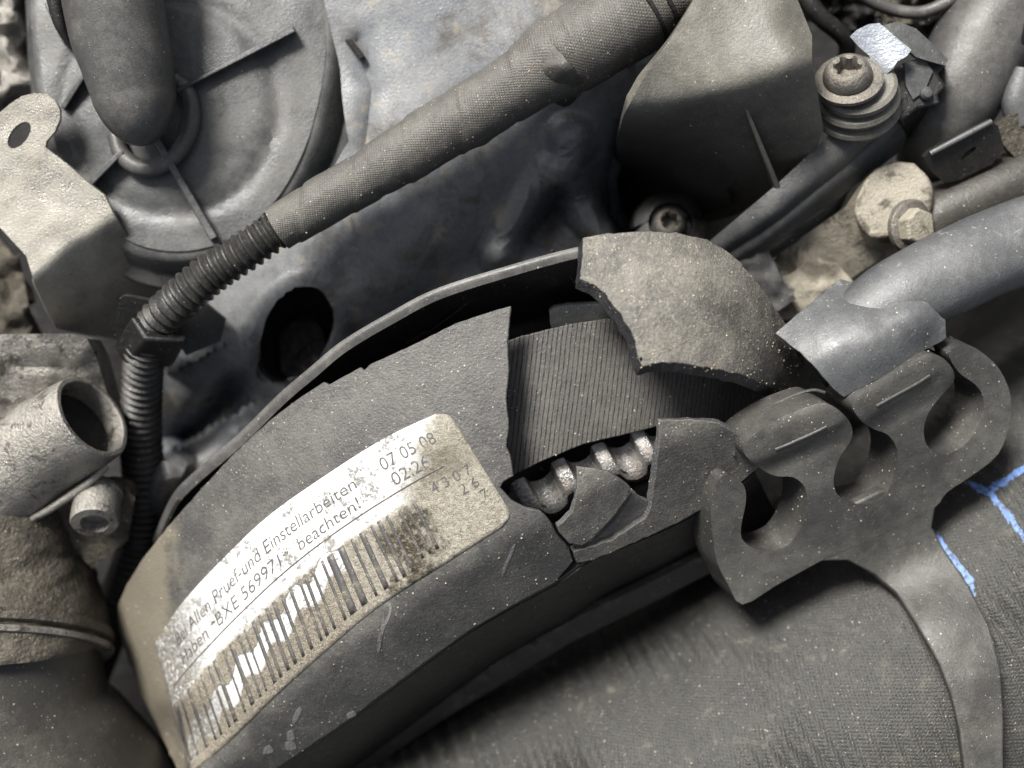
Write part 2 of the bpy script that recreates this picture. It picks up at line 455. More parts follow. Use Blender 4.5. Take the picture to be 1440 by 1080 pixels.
M['grit']   = mat('pale grit', (.55, .48, .37), (.35, .30, .22), d=.2, rough=.7, spk=0)
M['chip']   = mat('orange crumbs', (.50, .20, .06), (.40, .18, .07), d=.1, rough=.6, spk=0)
M['blue']   = mat('blue marker paint', (.07, .20, .62), (.10, .26, .66), dust=(.2, .24, .34), d=.35, ds=.06, rough=.5, spk=.2, extra=chain(patch_extra((.07, .075, .085), .13, .49, .54, .9), patch_extra((.22, .40, .75), .3, .52, .58, .6)))
M['ink']    = mat('faded label ink', (.055, .058, .066), (.075, .073, .072), dust=(.16, .14, .11), d=.3, ds=.05, rough=.5, spk=.3, coarse=0, extra=chain(patch_extra((.30, .26, .19), .07, .56, .62, .85), patch_extra((.6, .58, .52), .25, .62, .66, .8)))
M['white'] = mat('chalky white residue', (.22, .22, .22), (.10, .10, .10), d=.4, ds=.1, rough=.6, spk=.2)

# ------------------------------------------------------------------ the depths of the engine bay
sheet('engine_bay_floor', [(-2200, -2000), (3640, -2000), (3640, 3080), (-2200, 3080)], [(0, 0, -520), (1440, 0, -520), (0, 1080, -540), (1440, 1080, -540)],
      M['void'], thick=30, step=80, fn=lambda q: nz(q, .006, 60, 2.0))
tag(bpy.data.objects['engine_bay_floor'], 'grimy depths of the engine bay under everything, shade put into their colour', kind='structure')

# ------------------------------------------------------------------ engine top cover (blue grey)
hole_c = np.array((415., 466.)); ha = R(-62)
def ell(cx, cy, a, b, ang, n=28): 
    return [(cx+a*math.cos(t)*math.cos(ang)-b*math.sin(t)*math.sin(ang), cy+a*math.cos(t)*math.sin(ang)+b*math.sin(t)*math.cos(ang)) for t in [2*math.pi*i/n for i in range(n)]]
def f_engine(q):
    z = np.zeros(len(q))
    z += bump_line(q, [(772, 240), (740, 275), (712, 320), (700, 350)], 20, 46)
    z -= bump_line(q, [(790, 275), (760, 310), (745, 330)], 27, 45)
    z += bump_line(q, [(800, 190), (797, 240), (815, 290), (848, 325)], 20, 48)
    z -= bump_line(q, [(905, 190), (900, 250), (890, 300)], 40, 60)
    z -= .95*(soft(side_dist(q, [(330, 470), (420, 430), (560, 335), (700, 235), (860, 150), (1000, 110)]), 9)-soft(side_dist(q, [(380, 560), (470, 500), (600, 400), (740, 300), (900, 262), (1050, 250)]), 9))
    z += bump_line(q, [(640, 330), (560, 390), (500, 410)], 30, 10)
    d = np.abs(seg_dist(q, ell(hole_c[0], hole_c[1], 82, 56, ha)))
    z += 5*np.exp(-(d/7)**2)
    z += bump_line(q, [(345, 500), (352, 470)], 16, 14)
    z -= bump_line(q, [(330, 545), (290, 590), (262, 610)], 26, 110)
    z += bump_line(q, [(243, 640), (232, 690)], 22, 38)
    z += bump_line(q, [(405, 545), (330, 600)], 22, 14)
    z -= bump_line(q, [(505, 60), (525, 130), (515, 210)], 14, 12)
    z += nz(q, .008, 4, 4.0)
    return z
eng = empty('engine_cover', 620, 240, -120, 'blue grey moulded engine top cover with dusty patches, behind the taped wiring loom', 'engine cover')
out_e = [(430, -120), (1000, -120), (1010, 60), (1040, 200), (1040, 330), (960, 390), (850, 440), (760, 440), (640, 480), (540, 530), (470, 575), (400, 640), (330, 690), (270, 745), (226, 740), (214, 690), (216, 600), (232, 540), (240, 480), (300, 420), (380, 330), (450, 280), (490, 200), (480, 100)]
eng_ctrl = [(650, 60, -30), (520, 60, -40), (560, 240, -45), (450, 360, -60), (330, 450, -90), (300, 560, -130), (230, 640, -150), (235, 720, -170), (700, 220, -55), (850, 60, -40), (980, 60, -60),
      (640, 400, -70), (540, 480, -80), (430, 580, -95), (330, 660, -130), (760, 380, -80), (900, 330, -110), (980, 250, -120), (520, 300, -48), (780, 140, -40)]
eng_t = tps(eng_ctrl)
def eng_h(x, y, r=0): return float(eng_t(np.array([[x, y]]))[0]+f_engine(np.array([[x, y]]))[0])
sheet('cover_shell', out_e, eng_ctrl,
      M['engine'], eng, thick=14, step=7, holes=[ell(*hole_c, 76, 50, ha), [(868, 200), (858, 250), (862, 300), (880, 322), (920, 300), (985, 300), (1010, 270), (990, 200), (930, 160), (890, 170)]], fn=f_engine, bevel=3)
# the deep well seen through the hole
w_r = [up(-62, ell(*hole_c, 80, 54, ha)), up(-150, ell(420, 470, 72, 48, ha)), up(-152, ell(422, 472, 62, 40, ha)), up(-74, ell(*hole_c, 77, 51, ha))]
A = np.array(w_r[0])
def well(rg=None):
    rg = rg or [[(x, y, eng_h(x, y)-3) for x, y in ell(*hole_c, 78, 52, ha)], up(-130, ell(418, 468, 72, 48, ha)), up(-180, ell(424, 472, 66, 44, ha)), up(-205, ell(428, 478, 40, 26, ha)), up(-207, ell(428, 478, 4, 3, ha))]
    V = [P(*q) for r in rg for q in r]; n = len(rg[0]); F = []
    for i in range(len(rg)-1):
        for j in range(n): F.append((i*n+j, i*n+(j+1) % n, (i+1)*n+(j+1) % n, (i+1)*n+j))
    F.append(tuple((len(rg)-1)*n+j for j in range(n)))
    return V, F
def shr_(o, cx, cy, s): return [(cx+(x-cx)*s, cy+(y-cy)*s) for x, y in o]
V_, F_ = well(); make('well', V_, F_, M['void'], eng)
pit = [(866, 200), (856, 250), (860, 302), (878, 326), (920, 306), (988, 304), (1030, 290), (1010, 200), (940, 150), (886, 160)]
V_, F_ = well([up(-96, pit), up(-190, pit), up(-330, shr_(pit, 940, 240, .9)), up(-335, shr_(pit, 940, 240, .05))]); make('pit_light_block', V_, F_, M['void'], eng)  # wall added around the pit to keep sunlight out
tube('well_rim', [(x, y, eng_h(x, y)+3, 5) for x, y in (lambda e: e+e[:1])(ell(*hole_c, 79, 53, ha, 24))], M['engine'], eng, n=10, seg=8)
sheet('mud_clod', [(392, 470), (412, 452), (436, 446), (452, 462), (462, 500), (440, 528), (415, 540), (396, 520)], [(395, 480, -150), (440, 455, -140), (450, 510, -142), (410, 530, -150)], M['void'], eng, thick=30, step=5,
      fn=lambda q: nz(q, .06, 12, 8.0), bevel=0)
# solid near-black block paints the shade inside a small moulded slot
rings('slot', [up(-20, [(484, 56), (494, 54), (514, 80), (506, 84)]), up(-60, [(484, 56), (494, 54), (514, 80), (506, 84)])], M['void'], eng, bevel=2)

# torx bolt half hidden behind the broken fragment
tb = empty('torx_bolt', 940, 318, -90, 'grimy torx bolt in a dusty collar just behind the broken cover fragment', 'bolt')
def lobes(depth, rr=None):
    return lambda r, z, th: (depth*math.cos(6*th) if rr is None or r <= rr else 0)
def torx(parent, base, ax, R0, mats, sock=.42):
    lathe('head', base, ax, [(R0*1.05, 0), (R0*1.08, 5), (R0*.98, 14), (R0*.8, 22), (R0*.62, 24), (R0*sock*1.05, 22), (R0*sock*.95, 2), (1, 2)], mats, parent, n=36,
          rf=lambda r, z, th: (R0*.07*math.cos(6*th) if r < R0*sock*1.1 and r > 2 else 0), sharp=50)
    a = Vector(ax).normalized()
lathe('collar', (940, 322, -120), (0, .25, 1), [(58, 0), (54, 12), (40, 22), (33, 24), (31, 14), (2, 12)], M['black'], tb, n=36)
torx(tb, (940, 318, -104), (0, .25, 1), 24, M['bolt'], .5)

# ------------------------------------------------------------------ round vacuum housing
vh = empty('round_housing', 250, 120, -140, 'round dark plastic diaphragm housing with radiating ribs, under the rubber boot', 'engine housing')
o1 = [(440, -60), (462, 0), (468, 60), (460, 130), (436, 215), (392, 292), (330, 345), (250, 365), (170, 345), (105, 282), (68, 200), (50, 100), (42, 0), (40, -60), (240, -130)]
o2 = [(505, -60), (518, 0), (524, 60), (520, 140), (498, 235), (440, 325), (370, 385), (270, 410), (175, 390), (100, 320), (60, 220), (42, 110), (36, 0), (32, -60), (240, -150)]
def lerp(a, b, t): return [(p[0]+(q[0]-p[0])*t, p[1]+(q[1]-p[1])*t) for p, q in zip(a, b)]
def shr(o, cx, cy, s): return [(cx+(x-cx)*s, cy+(y-cy)*s) for x, y in o]
rings('housing_body', [up(-46, shr(o1, 250, 110, .96)), up(-48, o1), up(-56, lerp(o1, o2, .12)), up(-74, lerp(o1, o2, .45)), up(-80, lerp(o1, o2, .5)), up(-84, lerp(o1, o2, .9)), up(-92, o2), up(-170, o2)],
      M['pump'], vh, smooth_out=6, bevel=0, sharp=60)
sheet('face', shr(o1, 250, 110, .955), [(250, 100, -28), (440, 100, -44), (60, 100, -44), (250, 340, -42), (250, -60, -40)], M['pump'], vh, thick=10, smooth_out=5, step=12,
      fn=lambda q: -6*np.exp(-((np.hypot(q[:, 0]-240, q[:, 1]-150)-150)/10)**2)+nz(q, .01, 3, 1.), bevel=3)
def rib(x0, y0, x1, y1, w0, w1, h0, h1, base=-45, name='rib', m='pump', par=vh):
    dx, dy = x1-x0, y1-y0; l = math.hypot(dx, dy); nx, ny = -dy/l, dx/l
    t = [(x0+nx*w0, y0+ny*w0, h0), (x0-nx*w0, y0-ny*w0, h0), ((x0+x1)/2-nx*(w0+w1)*.5, (y0+y1)/2-ny*(w0+w1)*.5, (h0+h1)/2), (x1-nx*w1, y1-ny*w1, h1), (x1+nx*w1, y1+ny*w1, h1), ((x0+x1)/2+nx*(w0+w1)*.5, (y0+y1)/2+ny*(w0+w1)*.5, (h0+h1)/2)]
    b = [(x0+(x-x0)*1.0+nx*0, y, base) for x, y, _ in t]
    return rings(name, [t, b], M[m], par, bevel=2.0)
rib(248, 128, 414, 40, 2.5, 5, -10, -18)
rib(215, 188, 301, 336, 4.5, 6, -6, -24)
rib(172, 212, 122, 262, 4, 5, -10, -24)
rib(120, 102, 88, 152, 3.5, 4, -14, -28)
rib(92, 60, 66, 4, 3.5, 4, -14, -28)
tube('centre_ring', [(162, 190, -26, 11), (172, 218, -24, 12), (198, 236, -22, 13), (232, 230, -22, 13), (258, 204, -22, 13), (270, 168, -22, 13), (266, 132, -24, 12), (245, 112, -26, 11)], M['rubber'], vh, n=14, cap='flat')
# ------------------------------------------------------------------ boot
bt = empty('rubber_boot', 180, 80, -20, 'fat grey rubber boot with rounded tip, lying over the round housing at top left', 'rubber boot')
tube('boot_body', [(148, -90, 60, 78), (156, -20, 58, 72), (166, 40, 56, 68), (178, 85, 52, 63), (186, 120, 46, 59), (192, 152, 40, 54), (197, 178, 30, 42), (200, 194, 22, 26), (201, 200, 18, 8)], M['rubber'], bt, n=40, seg=6,
     rf=lambda s, th: 1.4*math.sin(s*.03+th*2)+1.2*math.exp(-((s-225)/4)**2))
tube('boot_collar', [(70, -70, 30, 12), (74, -20, 28, 12), (84, 30, 20, 10), (98, 62, 6, 5)], M['black'], bt, n=12)
# ------------------------------------------------------------------ zinc bracket
br_o = [(-60, 172), (0, 158), (14, 146), (31, 135), (48, 131), (65, 132), (77, 141), (84, 154), (84, 168), (77, 185), (65, 199), (64, 207), (96, 232), (125, 258), (147, 274), (158, 298), (177, 330), (213, 362), (252, 394), (236, 440), (200, 474), (160, 476), (118, 470), (80, 462), (67, 440), (50, 403), (37, 360), (0, 320), (-60, 292)]
crease = [(20, 420), (90, 350), (158, 306), (230, 270)]
zb = sheet('lifting_bracket', br_o, [(0, 200, 10), (60, 160, 12), (0, 300, 0), (120, 300, -8), (200, 400, -10), (80, 440, -8)], M['zinc'], thick=9, step=7,
      holes=[ell(27, 190, 22, 12, R(-52), 20)], fn=lambda q: -.95*soft(side_dist(q, crease), 2)-.4*soft(side_dist(q, [(40, 470), (110, 420), (180, 372), (260, 340)]), 14)+nz(q, .02, 2, 3.), bevel=1.6)
tag(zb, 'pale weathered metal lifting bracket with a slotted ear, bent down toward the clip at left', 'metal bracket')

# ------------------------------------------------------------------ wiring loom
wl = empty('wiring_loom', 560, 220, 0, 'wiring loom wrapped in woven fabric tape, running diagonally into a corrugated black conduit', 'wiring loom')
def r_tape(s, th):
    a = s+th*84/(2*math.pi)+6*noise.noise(Vector((s*.01, math.cos(th), math.sin(th))))
    st = (a % 84)/84
    lay = 2.6*(1-st)**.7 if st > .04 else 2.6*st/.04
    return lay+2.5*math.exp(-((s-305)/10)**2)-2*math.exp(-((s-150)/7)**2)+1.8*noise.noise(Vector((s*.012, math.cos(th)*1.1, math.sin(th)*1.1)))+.7*noise.noise(Vector((s*.06, math.cos(th)*3, math.sin(th)*3+4)))+3.0*math.exp(-((s-395)/26)**2)-3*math.exp(-((s-452)/10)**2)
tube('taped_section', [(390, 322, 42, 31), (440, 292, 44, 33), (520, 246, 48, 36), (600, 196, 52, 41), (680, 150, 56, 43), (740, 110, 60, 43), (772, 90, 62, 55), (800, 74, 62, 58), (850, 45, 64, 58), (905, 12, 66, 57), (960, -30, 66, 54), (1020, -90, 66, 54)],
     M['tape'], wl, n=64, seg=3.0, rf=r_tape, sharp=80)
sheet('tape_fold', [(748, 66), (770, 56), (792, 78), (812, 104), (820, 124), (812, 138), (796, 146), (780, 138), (772, 118), (760, 96), (750, 80)], [(750, 68, 104), (772, 58, 112), (788, 96, 128), (812, 110, 112), (800, 142, 50), (818, 126, 70), (772, 118, 96)], M['tape'], wl, edge=M['edge'], thick=5, step=5, smooth_out=3, bevel=1, jag=1.5, fn=lambda q: nz(q, .07, 3, 4.))
tube('fold_cavity_shade', [(776, 112, 60, 18), (790, 128, 54, 20), (800, 140, 44, 14)], M['black'], wl, n=16, seg=4)  # black tube stands in for the shaded cavity under the tape fold
for (x, y, dx, dy) in ((898, 12, 1, 0), (918, 0, 1, 0)):
    lathe('tape_band', (x, y, 66), (.82, .57, 0), [(57, 0), (61, 1), (61, 6), (57, 7)], M['black'], wl, n=48)
def r_con(s, th): return 3.2*math.cos(2*math.pi*s/13.0)
tube('conduit', [(396, 318, 40, 25), (350, 350, 36, 26), (300, 382, 28, 27), (255, 420, 16, 27), (222, 452, -4, 26), (205, 490, -40, 26), (200, 540, -85, 26), (198, 610, -140, 27), (202, 700, -200, 28), (192, 780, -250, 28), (160, 860, -300, 28), (120, 960, -340, 28)],
     M['conduit'], wl, n=28, seg=1.9, rf=r_con)
cc = empty('conduit_clip', 215, 485, -60, 'black plastic saddle clip holding the corrugated conduit below the metal bracket', 'clip')
rings('saddle', [[(184, 444, 22), (204, 478, 30), (262, 480, 10), (262, 470, 0), (236, 462, -10), (206, 446, 0)], [(159, 487, -50), (176, 516, -44), (240, 518, -60), (256, 492, -66), (236, 480, -70), (190, 470, -70)]], M['black'], cc, bevel=5, seg=3)
sheet('back_plate', [(168, 420), (176, 416), (216, 424), (214, 436), (190, 440), (176, 470), (166, 480), (156, 474)], [(168, 420, 12), (216, 424, 12), (160, 475, -30)], M['black'], cc, thick=6, step=8, bevel=1)
sheet('lower_plate', [(262, 404), (318, 450), (310, 480), (262, 500), (240, 470)], [(262, 404, -30), (318, 450, -60), (262, 500, -70)], M['black'], cc, thick=8, step=10, bevel=1)

# ------------------------------------------------------------------ rear belt cover
rc = empty('rear_belt_cover', 520, 470, -80, 'thin black rear timing belt cover with a long curved rim, behind the front cover', 'belt cover')
rim = [(214, 760, -110), (240, 700, -60), (268, 668, -30), (333, 612, 10), (393, 553, 40), (433, 519, 60), (480, 480, 75), (547, 440, 92), (613, 406, 108), (713, 374, 125), (800, 350, 130), (850, 342, 128)]
inn = [(x+8, y+14, h+1) for x, y, h in rim]
mid = [(x+10+18*(i/11), y+18+12*(i/11), h-40) for i, (x, y, h) in enumerate(rim)]
low = [(x+24+26*(i/11), y+40+40*(i/11), h-150) for i, (x, y, h) in enumerate(rim)]
grid('rim', [rim, [(x+3, y+5, h+3) for x, y, h in rim], inn], M['rubber'], rc, thick=5, nu=3, nv=8)
grid('inner_wall', [inn, mid, low], M['black'], rc, thick=5, nu=5, nv=8)
grid('outer_wall', [[(x+3, y+3, h-150) for x, y, h in rim], [(x+1, y+1, h-4) for x, y, h in rim]], M['black'], rc, thick=5, nu=5, nv=8)
for a, b in (((776, 352, 112), (812, 404, 60)), ((705, 388, 105), (600, 470, 20))):
    tube('moulded_line', [(*a, 2.2), ((a[0]+b[0])/2+2, (a[1]+b[1])/2, (a[2]+b[2])/2+4, 2.2), (*b, 2.2)], M['black'], rc, n=8)
sheet('back_wall', [(430, 580), (560, 480), (720, 400), (860, 360), (1010, 420), (1120, 560), (1000, 640), (720, 760), (560, 700)], [(430, 580, -60), (720, 400, -40), (1010, 420, -60), (720, 700, -90)], M['black'], rc, thick=8, step=26, bevel=0)
sheet('cable_stub', [(568, 474), (600, 444), (612, 440), (616, 452), (590, 476), (572, 484)], [(568, 474, 20), (612, 440, 36), (590, 476, 20)], M['void'], rc, thick=8, step=6)

# ------------------------------------------------------------------ belt and sprocket
belt = sheet('timing_belt', [(650, 500), (716, 478), (750, 468), (800, 456), (860, 447), (930, 447), (1010, 470), (1090, 520), (1150, 580), (1120, 640), (1060, 606), (1000, 592), (925, 600), (880, 611), (820, 625), (760, 650), (722, 668), (650, 712)],
      [(650, 520, 60), (650, 690, 55), (720, 480, 66), (722, 665, 64), (800, 460, 70), (820, 620, 68), (900, 520, 60), (925, 600, 56), (1010, 480, 30), (1000, 590, 25), (1130, 590, -60)], M['belt'], thick=9, step=9, bevel=1.5, jag=1.0)
tag(belt, 'black ribbed timing belt exposed through the hole in the broken cover', 'timing belt')
sheet('flange_tab', [(773, 440), (780, 434), (800, 431), (860, 429), (930, 440), (930, 465), (860, 457), (800, 463), (778, 470), (774, 456)], [(773, 440, 62), (860, 429, 60), (930, 450, 40)], M['pump'], rc, thick=12, step=7, bevel=3)
sp = empty('camshaft_sprocket', 830, 670, 0, 'rusty toothed camshaft sprocket showing under the belt through the broken cover', 'sprocket')
TE = [(738, 706), (782, 672), (857, 634), (902, 640)]
# rim under the teeth, then teeth: each a rounded bar lying across the belt's underside
def ring_rows():
    rows = []
    for dx, dy, dh, am in ((-16, -30, 2, 1), (-8, -15, 4, 1), (0, 0, 5, 1), (8, 15, 4, 1), (13, 25, 0, 1), (15, 28, -8, .9), (20, 36, -60, .4)):
        r = []
        for i in range(145):
            u = i/144; x = 690+u*252; y = 721-u*118+14*u*u-9*math.sin(math.pi*u)
            ph = (x-737)/56.0*2*math.pi
            a = abs((ph+math.pi) % (2*math.pi)-math.pi)
            w = 1-.12*(a/1.0)**2 if a < 1.0 else (.88-1.3*(a-1.0)/.55 if a < 1.55 else -.42-.58*math.cos((math.pi-a)/(math.pi-1.55)*math.pi/2))
            r.append((x+dx*.8+6-3*w*am, y+dy*.8+11-7*w*am, 18+dh+16*u+am*12*w))
        rows.append(r)
    return rows
grid('ring_body', ring_rows(), M['rust'], sp, thick=8, nu=3, nv=1, sharp=28)
# ------------------------------------------------------------------ front belt cover
fc = empty('front_belt_cover', 560, 760, -60, 'cracked black plastic front timing belt cover carrying the worn white barcode label', 'belt cover')
R1 = [(150, 1230), (240, 1140), (300, 1064), (360, 1002), (430, 946), (500, 891), (560, 850), (620, 810), (680, 770), (726, 742), (766, 722), (800, 692), (930, 615), (1100, 560)]
R2 = [(330, 1130), (372, 1092), (420, 1060), (480, 1020), (540, 975), (600, 930), (660, 887), (720, 852), (780, 820), (830, 786), (900, 757), (960, 730), (1010, 700), (1060, 660)]
base_ctrl = [(719, 430, 122), (590, 480, 112), (520, 512, 100), (460, 540, 86), (400, 580, 66), (330, 635, 35), (280, 690, 8), (235, 740, -28), (196, 795, -80), (168, 852, -150), (168, 885, -165), (180, 930, -175), (200, 980, -180), (225, 1030, -185), (262, 1130, -190),
  (715, 560, 130), (640, 590, 126), (560, 640, 116), (480, 700, 96), (420, 760, 74), (360, 820, 46), (310, 870, 16), (262, 930, -26), (232, 985, -70), (215, 900, -80), (250, 1060, -110),
  (745, 725, 124), (620, 808, 108), (500, 890, 84), (400, 968, 46), (340, 1022, 14), (300, 1062, -16), (268, 1110, -70), (930, 610, 118), (1040, 640, 95)]
base_f = tps(base_ctrl)
def f_cov(q):
    d = side_dist(q, R1); return base_f(q)-.22*soft(d, 2.0)-.42*soft(d-15, 2.5)
zero = [(0, 0, 0)]
main_o = [(722, 670), (718, 640), (712, 628), (716, 600), (712, 560), (716, 520), (714, 480), (719, 430), (690, 438), (640, 455), (580, 485), (520, 512), (512, 521), (507, 516), (462, 541), (455, 537), (420, 560), (380, 590), (330, 636), (280, 690), (235, 741), (200, 786), (178, 822), (165, 852),
          (166, 885), (180, 930), (200, 980), (225, 1030), (250, 1085), (262, 1150), (330, 1150)]+R2[1:9]+[(806, 790), (800, 770), (787, 758), (777, 739), (766, 725), (758, 719), (738, 714), (719, 704), (703, 686), (708, 678)]
main = sheet('curved_shell', main_o, zero, M['cover'], fc, edge=M['frac'], thick=10, step=9, fn=f_cov, bevel=1.5, jag=.8)
shA = [(810, 655), (839, 659), (859, 665), (887, 686), (882, 700), (859, 731), (834, 756), (818, 768), (800, 764), (788, 750), (784, 740), (791, 735), (804, 721), (810, 702), (812, 677)]
def f_off(dz, k=(0, 0), c=(0, 0)): return lambda q: f_cov(q)+dz+(q[:, 0]-c[0])*k[0]+(q[:, 1]-c[1])*k[1]
s1 = sheet('shard', shA, zero, M['shard'], fc, edge=M['frac'], thick=9, step=6, fn=f_off(2, (.05, .08), (840, 700)), bevel=1.0, jag=1.2); tag(s1, 'kite shaped broken shard in the middle of the hole')
shB = [(891, 691), (900, 700), (911, 704), (912, 716), (905, 727), (858, 757), (824, 770), (840, 757), (864, 733), (886, 703)]
s2 = sheet('shard', shB, zero, M['shard'], fc, edge=M['frac'], thick=9, step=6, fn=f_off(-6), bevel=1.0, jag=1.2); tag(s2, 'narrow cracked shard right of the kite shaped one')
prC = [(926, 590), (970, 589), (1013, 595), (1033, 609), (1060, 620), (1075, 650), (1060, 664), (1010, 702), (960, 732), (905, 758), (835, 788), (812, 792), (806, 775), (822, 772), (860, 759), (907, 729), (914, 716), (918, 690), (922, 661), (927, 620)]
s3 = sheet('end_piece', prC, zero, M['shard'], fc, edge=M['frac'], thick=14, step=7, fn=f_off(4), bevel=1.5, jag=1.5); tag(s3, 'dusty jagged right end of the cover beside the rubber clip')
r2 = np.array(R2, float); r2d = cr(r2, 3)
hr2 = f_cov(r2d)
top_l = [(x, y, h-2) for (x, y), h in zip(r2d, hr2)]
k = len(top_l)
def off(t, dx, dy, dh): return [(x+dx, y+dy, h+dh) for x, y, h in t]
grid('side_wall', [off(top_l, -3, -4, -3), off(top_l, 2, 4, -10), off(top_l, 20, 40, -110), off(top_l, 36, 66, -260)], M['black'], fc, thick=8, nu=6, nv=1)  # cover's shaded side; the blacker plastic carries that shade in its colour
fl_o = [(400, 1170), (470, 1100), (560, 1034), (640, 974), (700, 930), (760, 896), (820, 864), (900, 826), (1000, 776), (1010, 800), (900, 856), (800, 905), (700, 965), (620, 1014), (540, 1068), (460, 1160)]
sheet('lower_flange', fl_o, [(430, 1130, -205), (640, 990, -150), (820, 880, -110), (1000, 790, -95)], M['hose'], fc, thick=12, step=12, bevel=3)
# paint drips on the front band
bvh_main = BVHTree.FromPolygons([Vector(v.co)+main.location+root_of(fc) for v in main.data.vertices], [list(p.vertices) for p in main.data.polygons])
CAMP = Vector((0, 0, D*K))
def on_main(x, y, lift=.6):
    d = (P(x, y, 0)-CAMP).normalized(); h = bvh_main.ray_cast(CAMP, d)
    if h[0] is None: 
        hz = float(f_cov(np.array([[x, y]]))[0]); return P(x, y, hz+lift)
    n = h[1]; n = n if n.z > 0 else -n
    return h[0]+n*lift*K

# ---- label
LT = [(218, 905), (255, 850), (310, 790), (375, 728), (450, 674), (540, 617), (628, 575)]
LB = [(270, 1086), (322, 1043), (381, 985), (447, 925), (530, 855), (630, 790), (724, 730)]
T_ = cr(LT, 20); B_ = cr(LB, 20); LL = len(T_)-1
def lab(s, t):
    s = min(max(s, 0), 1)*LL; i = min(int(s), LL-1); f = s-i
    a = T_[i]*(1-f)+T_[i+1]*f; b = B_[i]*(1-f)+B_[i+1]*f
    return b+(a-b)*t
def label_mat():
    def ex(H, col):
        N, L = H['N'], H['L']
        sp_ = N.new('ShaderNodeSeparateXYZ'); L.new(H['tc'].outputs['UV'], sp_.inputs[0]); S, T = sp_.outputs[0], sp_.outputs[1]
        ma, rp, mx = H['math'], H['ramp'], H['mix']
        def band(x, a, b, w): return ma('MULTIPLY', rp(x, a-w, a+w), rp(x, b-w, b+w, 1, 0))
        n = H['noise'](.022, 8, .72, .4); nf = H['noise'](.16, 6, .75); ng = H['noise'](.7, 3, .7)
        def edgen(x, amt=.12): return ma('ADD', x, ma('MULTIPLY', ma('SUBTRACT', n, .5), amt*4))
        tanr = mx(rp(nf, .35, .65), (.17, .145, .10), (.42, .385, .31)); tanl = mx(rp(nf, .35, .65), (.095, .075, .048), (.26, .22, .155))
        tan = mx(rp(S, .55, .72), tanl, tanr); tan = mx(rp(ng, .48, .64, 0, .6), tan, (.70, .67, .60))
        # lower strip between the bars: rubbed to tan, except a wavy clean ribbon
        Tw = edgen(T, .035); wv = ma('ADD', T, ma('MULTIPLY', ma('SINE', ma('MULTIPLY', S, 60.0)), .035))
        wv = ma('SUBTRACT', wv, ma('MULTIPLY', S, .44))
        low = rp(Tw, .50, .56, 1, 0)
        rib_ = ma('MULTIPLY', band(ma('ADD', wv, ma('MULTIPLY', ma('SUBTRACT', nf, .5), .08)), .09, .245, .008), rp(S, .64, .66, 1, 0))
        rub = ma('MULTIPLY', low, ma('SUBTRACT', 1.0, rib_))
        # right end all tan
        right = rp(edgen(ma('ADD', S, ma('MULTIPLY', T, -.28)), .05), .62, .70)
        rub = ma('MAXIMUM', rub, right)
        # grime freckles over the white
        fre = rp(ma('ADD', ma('MULTIPLY', n, .6), ma('MULTIPLY', nf, .4)), .535, .60, 0, .75)
        endn = rp(S, .10, .26, 1, 0)
        fre2 = ma('MULTIPLY', rp(nf, .40, .56), endn)
        rub = ma('MAXIMUM', rub, ma('MAXIMUM', ma('MULTIPLY', fre, rp(S, .3, .75, .8, 1.0)), fre2))
        col = mx(rub, (.72, .72, .71), tan)
        # dark oily blotch
        bl = ma('MULTIPLY', band(edgen(S, .09), .71, .83, .02), rp(edgen(T, .10), .42, .54, 1, 0))
        bl2 = ma('MULTIPLY', band(edgen(S, .03), .86, .99, .03), band(edgen(T, .05), .52, .78, .05))
        dk = mx(rp(nf, .4, .6), (.035, .03, .018), (.11, .09, .055))
        col = mx(ma('MULTIPLY', ma('MULTIPLY', bl, rp(nf, .5, .6, 1, .6)), 1.0), col, dk)
        col = mx(ma('MULTIPLY', bl2, .55), col, dk)
        H['hgt'] = ma('MULTIPLY', nf, ma('MULTIPLY', rub, 2.0))
        return col
    return mat('worn paper label', (.84, .84, .83), (.84, .84, .83), d=0.0, rough=.42, spk=0, bump=.25, coarse=.05, grain=.04, extra=ex)
M['label'] = label_mat()
def label_mesh():
    nS, nT = 96, 30; V = []; uv = []; F = []
    rc_ = .045
    for i in range(nS+1):
        for j in range(nT+1):
            s, t = i/nS, j/nT
            # rounded right corners
            smax = 1.0
            for tc_ in (0, 1):
                dt = abs(t-tc_)
                if dt < .10: smax = min(smax, 1-.030*(1-math.sqrt(max(0, 1-((.10-dt)/.10)**2))))
            s = s*smax
            x, y = lab(s, t); V.append(on_main(x, y, .9)); uv.append((s, t))
    for i in range(nS):
        for j in range(nT): a = i*(nT+1)+j; F.append((a, a+nT+1, a+nT+2, a+1))
    V2, F2 = thicken(V, F, .7); return make('label', V2, F2, M['label'], fc, uv=uv+uv, sharp=0)
lb = label_mesh(); tag(lb, 'worn white sticker with German text and a long barcode')
def bar_s(x, y, t=.52):
    best = min(((lab(i/400, t)-np.array((x, y))) @ (lab(i/400, t)-np.array((x, y))), i/400) for i in range(401)); return best[1]
def strip(name, s0, s1, t0, t1, n=10, lean=0.0):
    V = []; F = []
    m = 2 if s1-s0 < .05 else 60
    for i in range(m):
        for j in range(n+1):
            t = t0+(t1-t0)*j/n; s = s0+(s1-s0)*i/(m-1)+lean*(t-t0); x, y = lab(s, t); V.append(on_main(x, y, 1.5))
    for i in range(m-1):
        for j in range(n): a = i*(n+1)+j; F.append((a, a+n+1, a+n+2, a+1))
    V, F = thicken(V, F, .4); return make(name, V, F, M['ink'], lb, sharp=0)
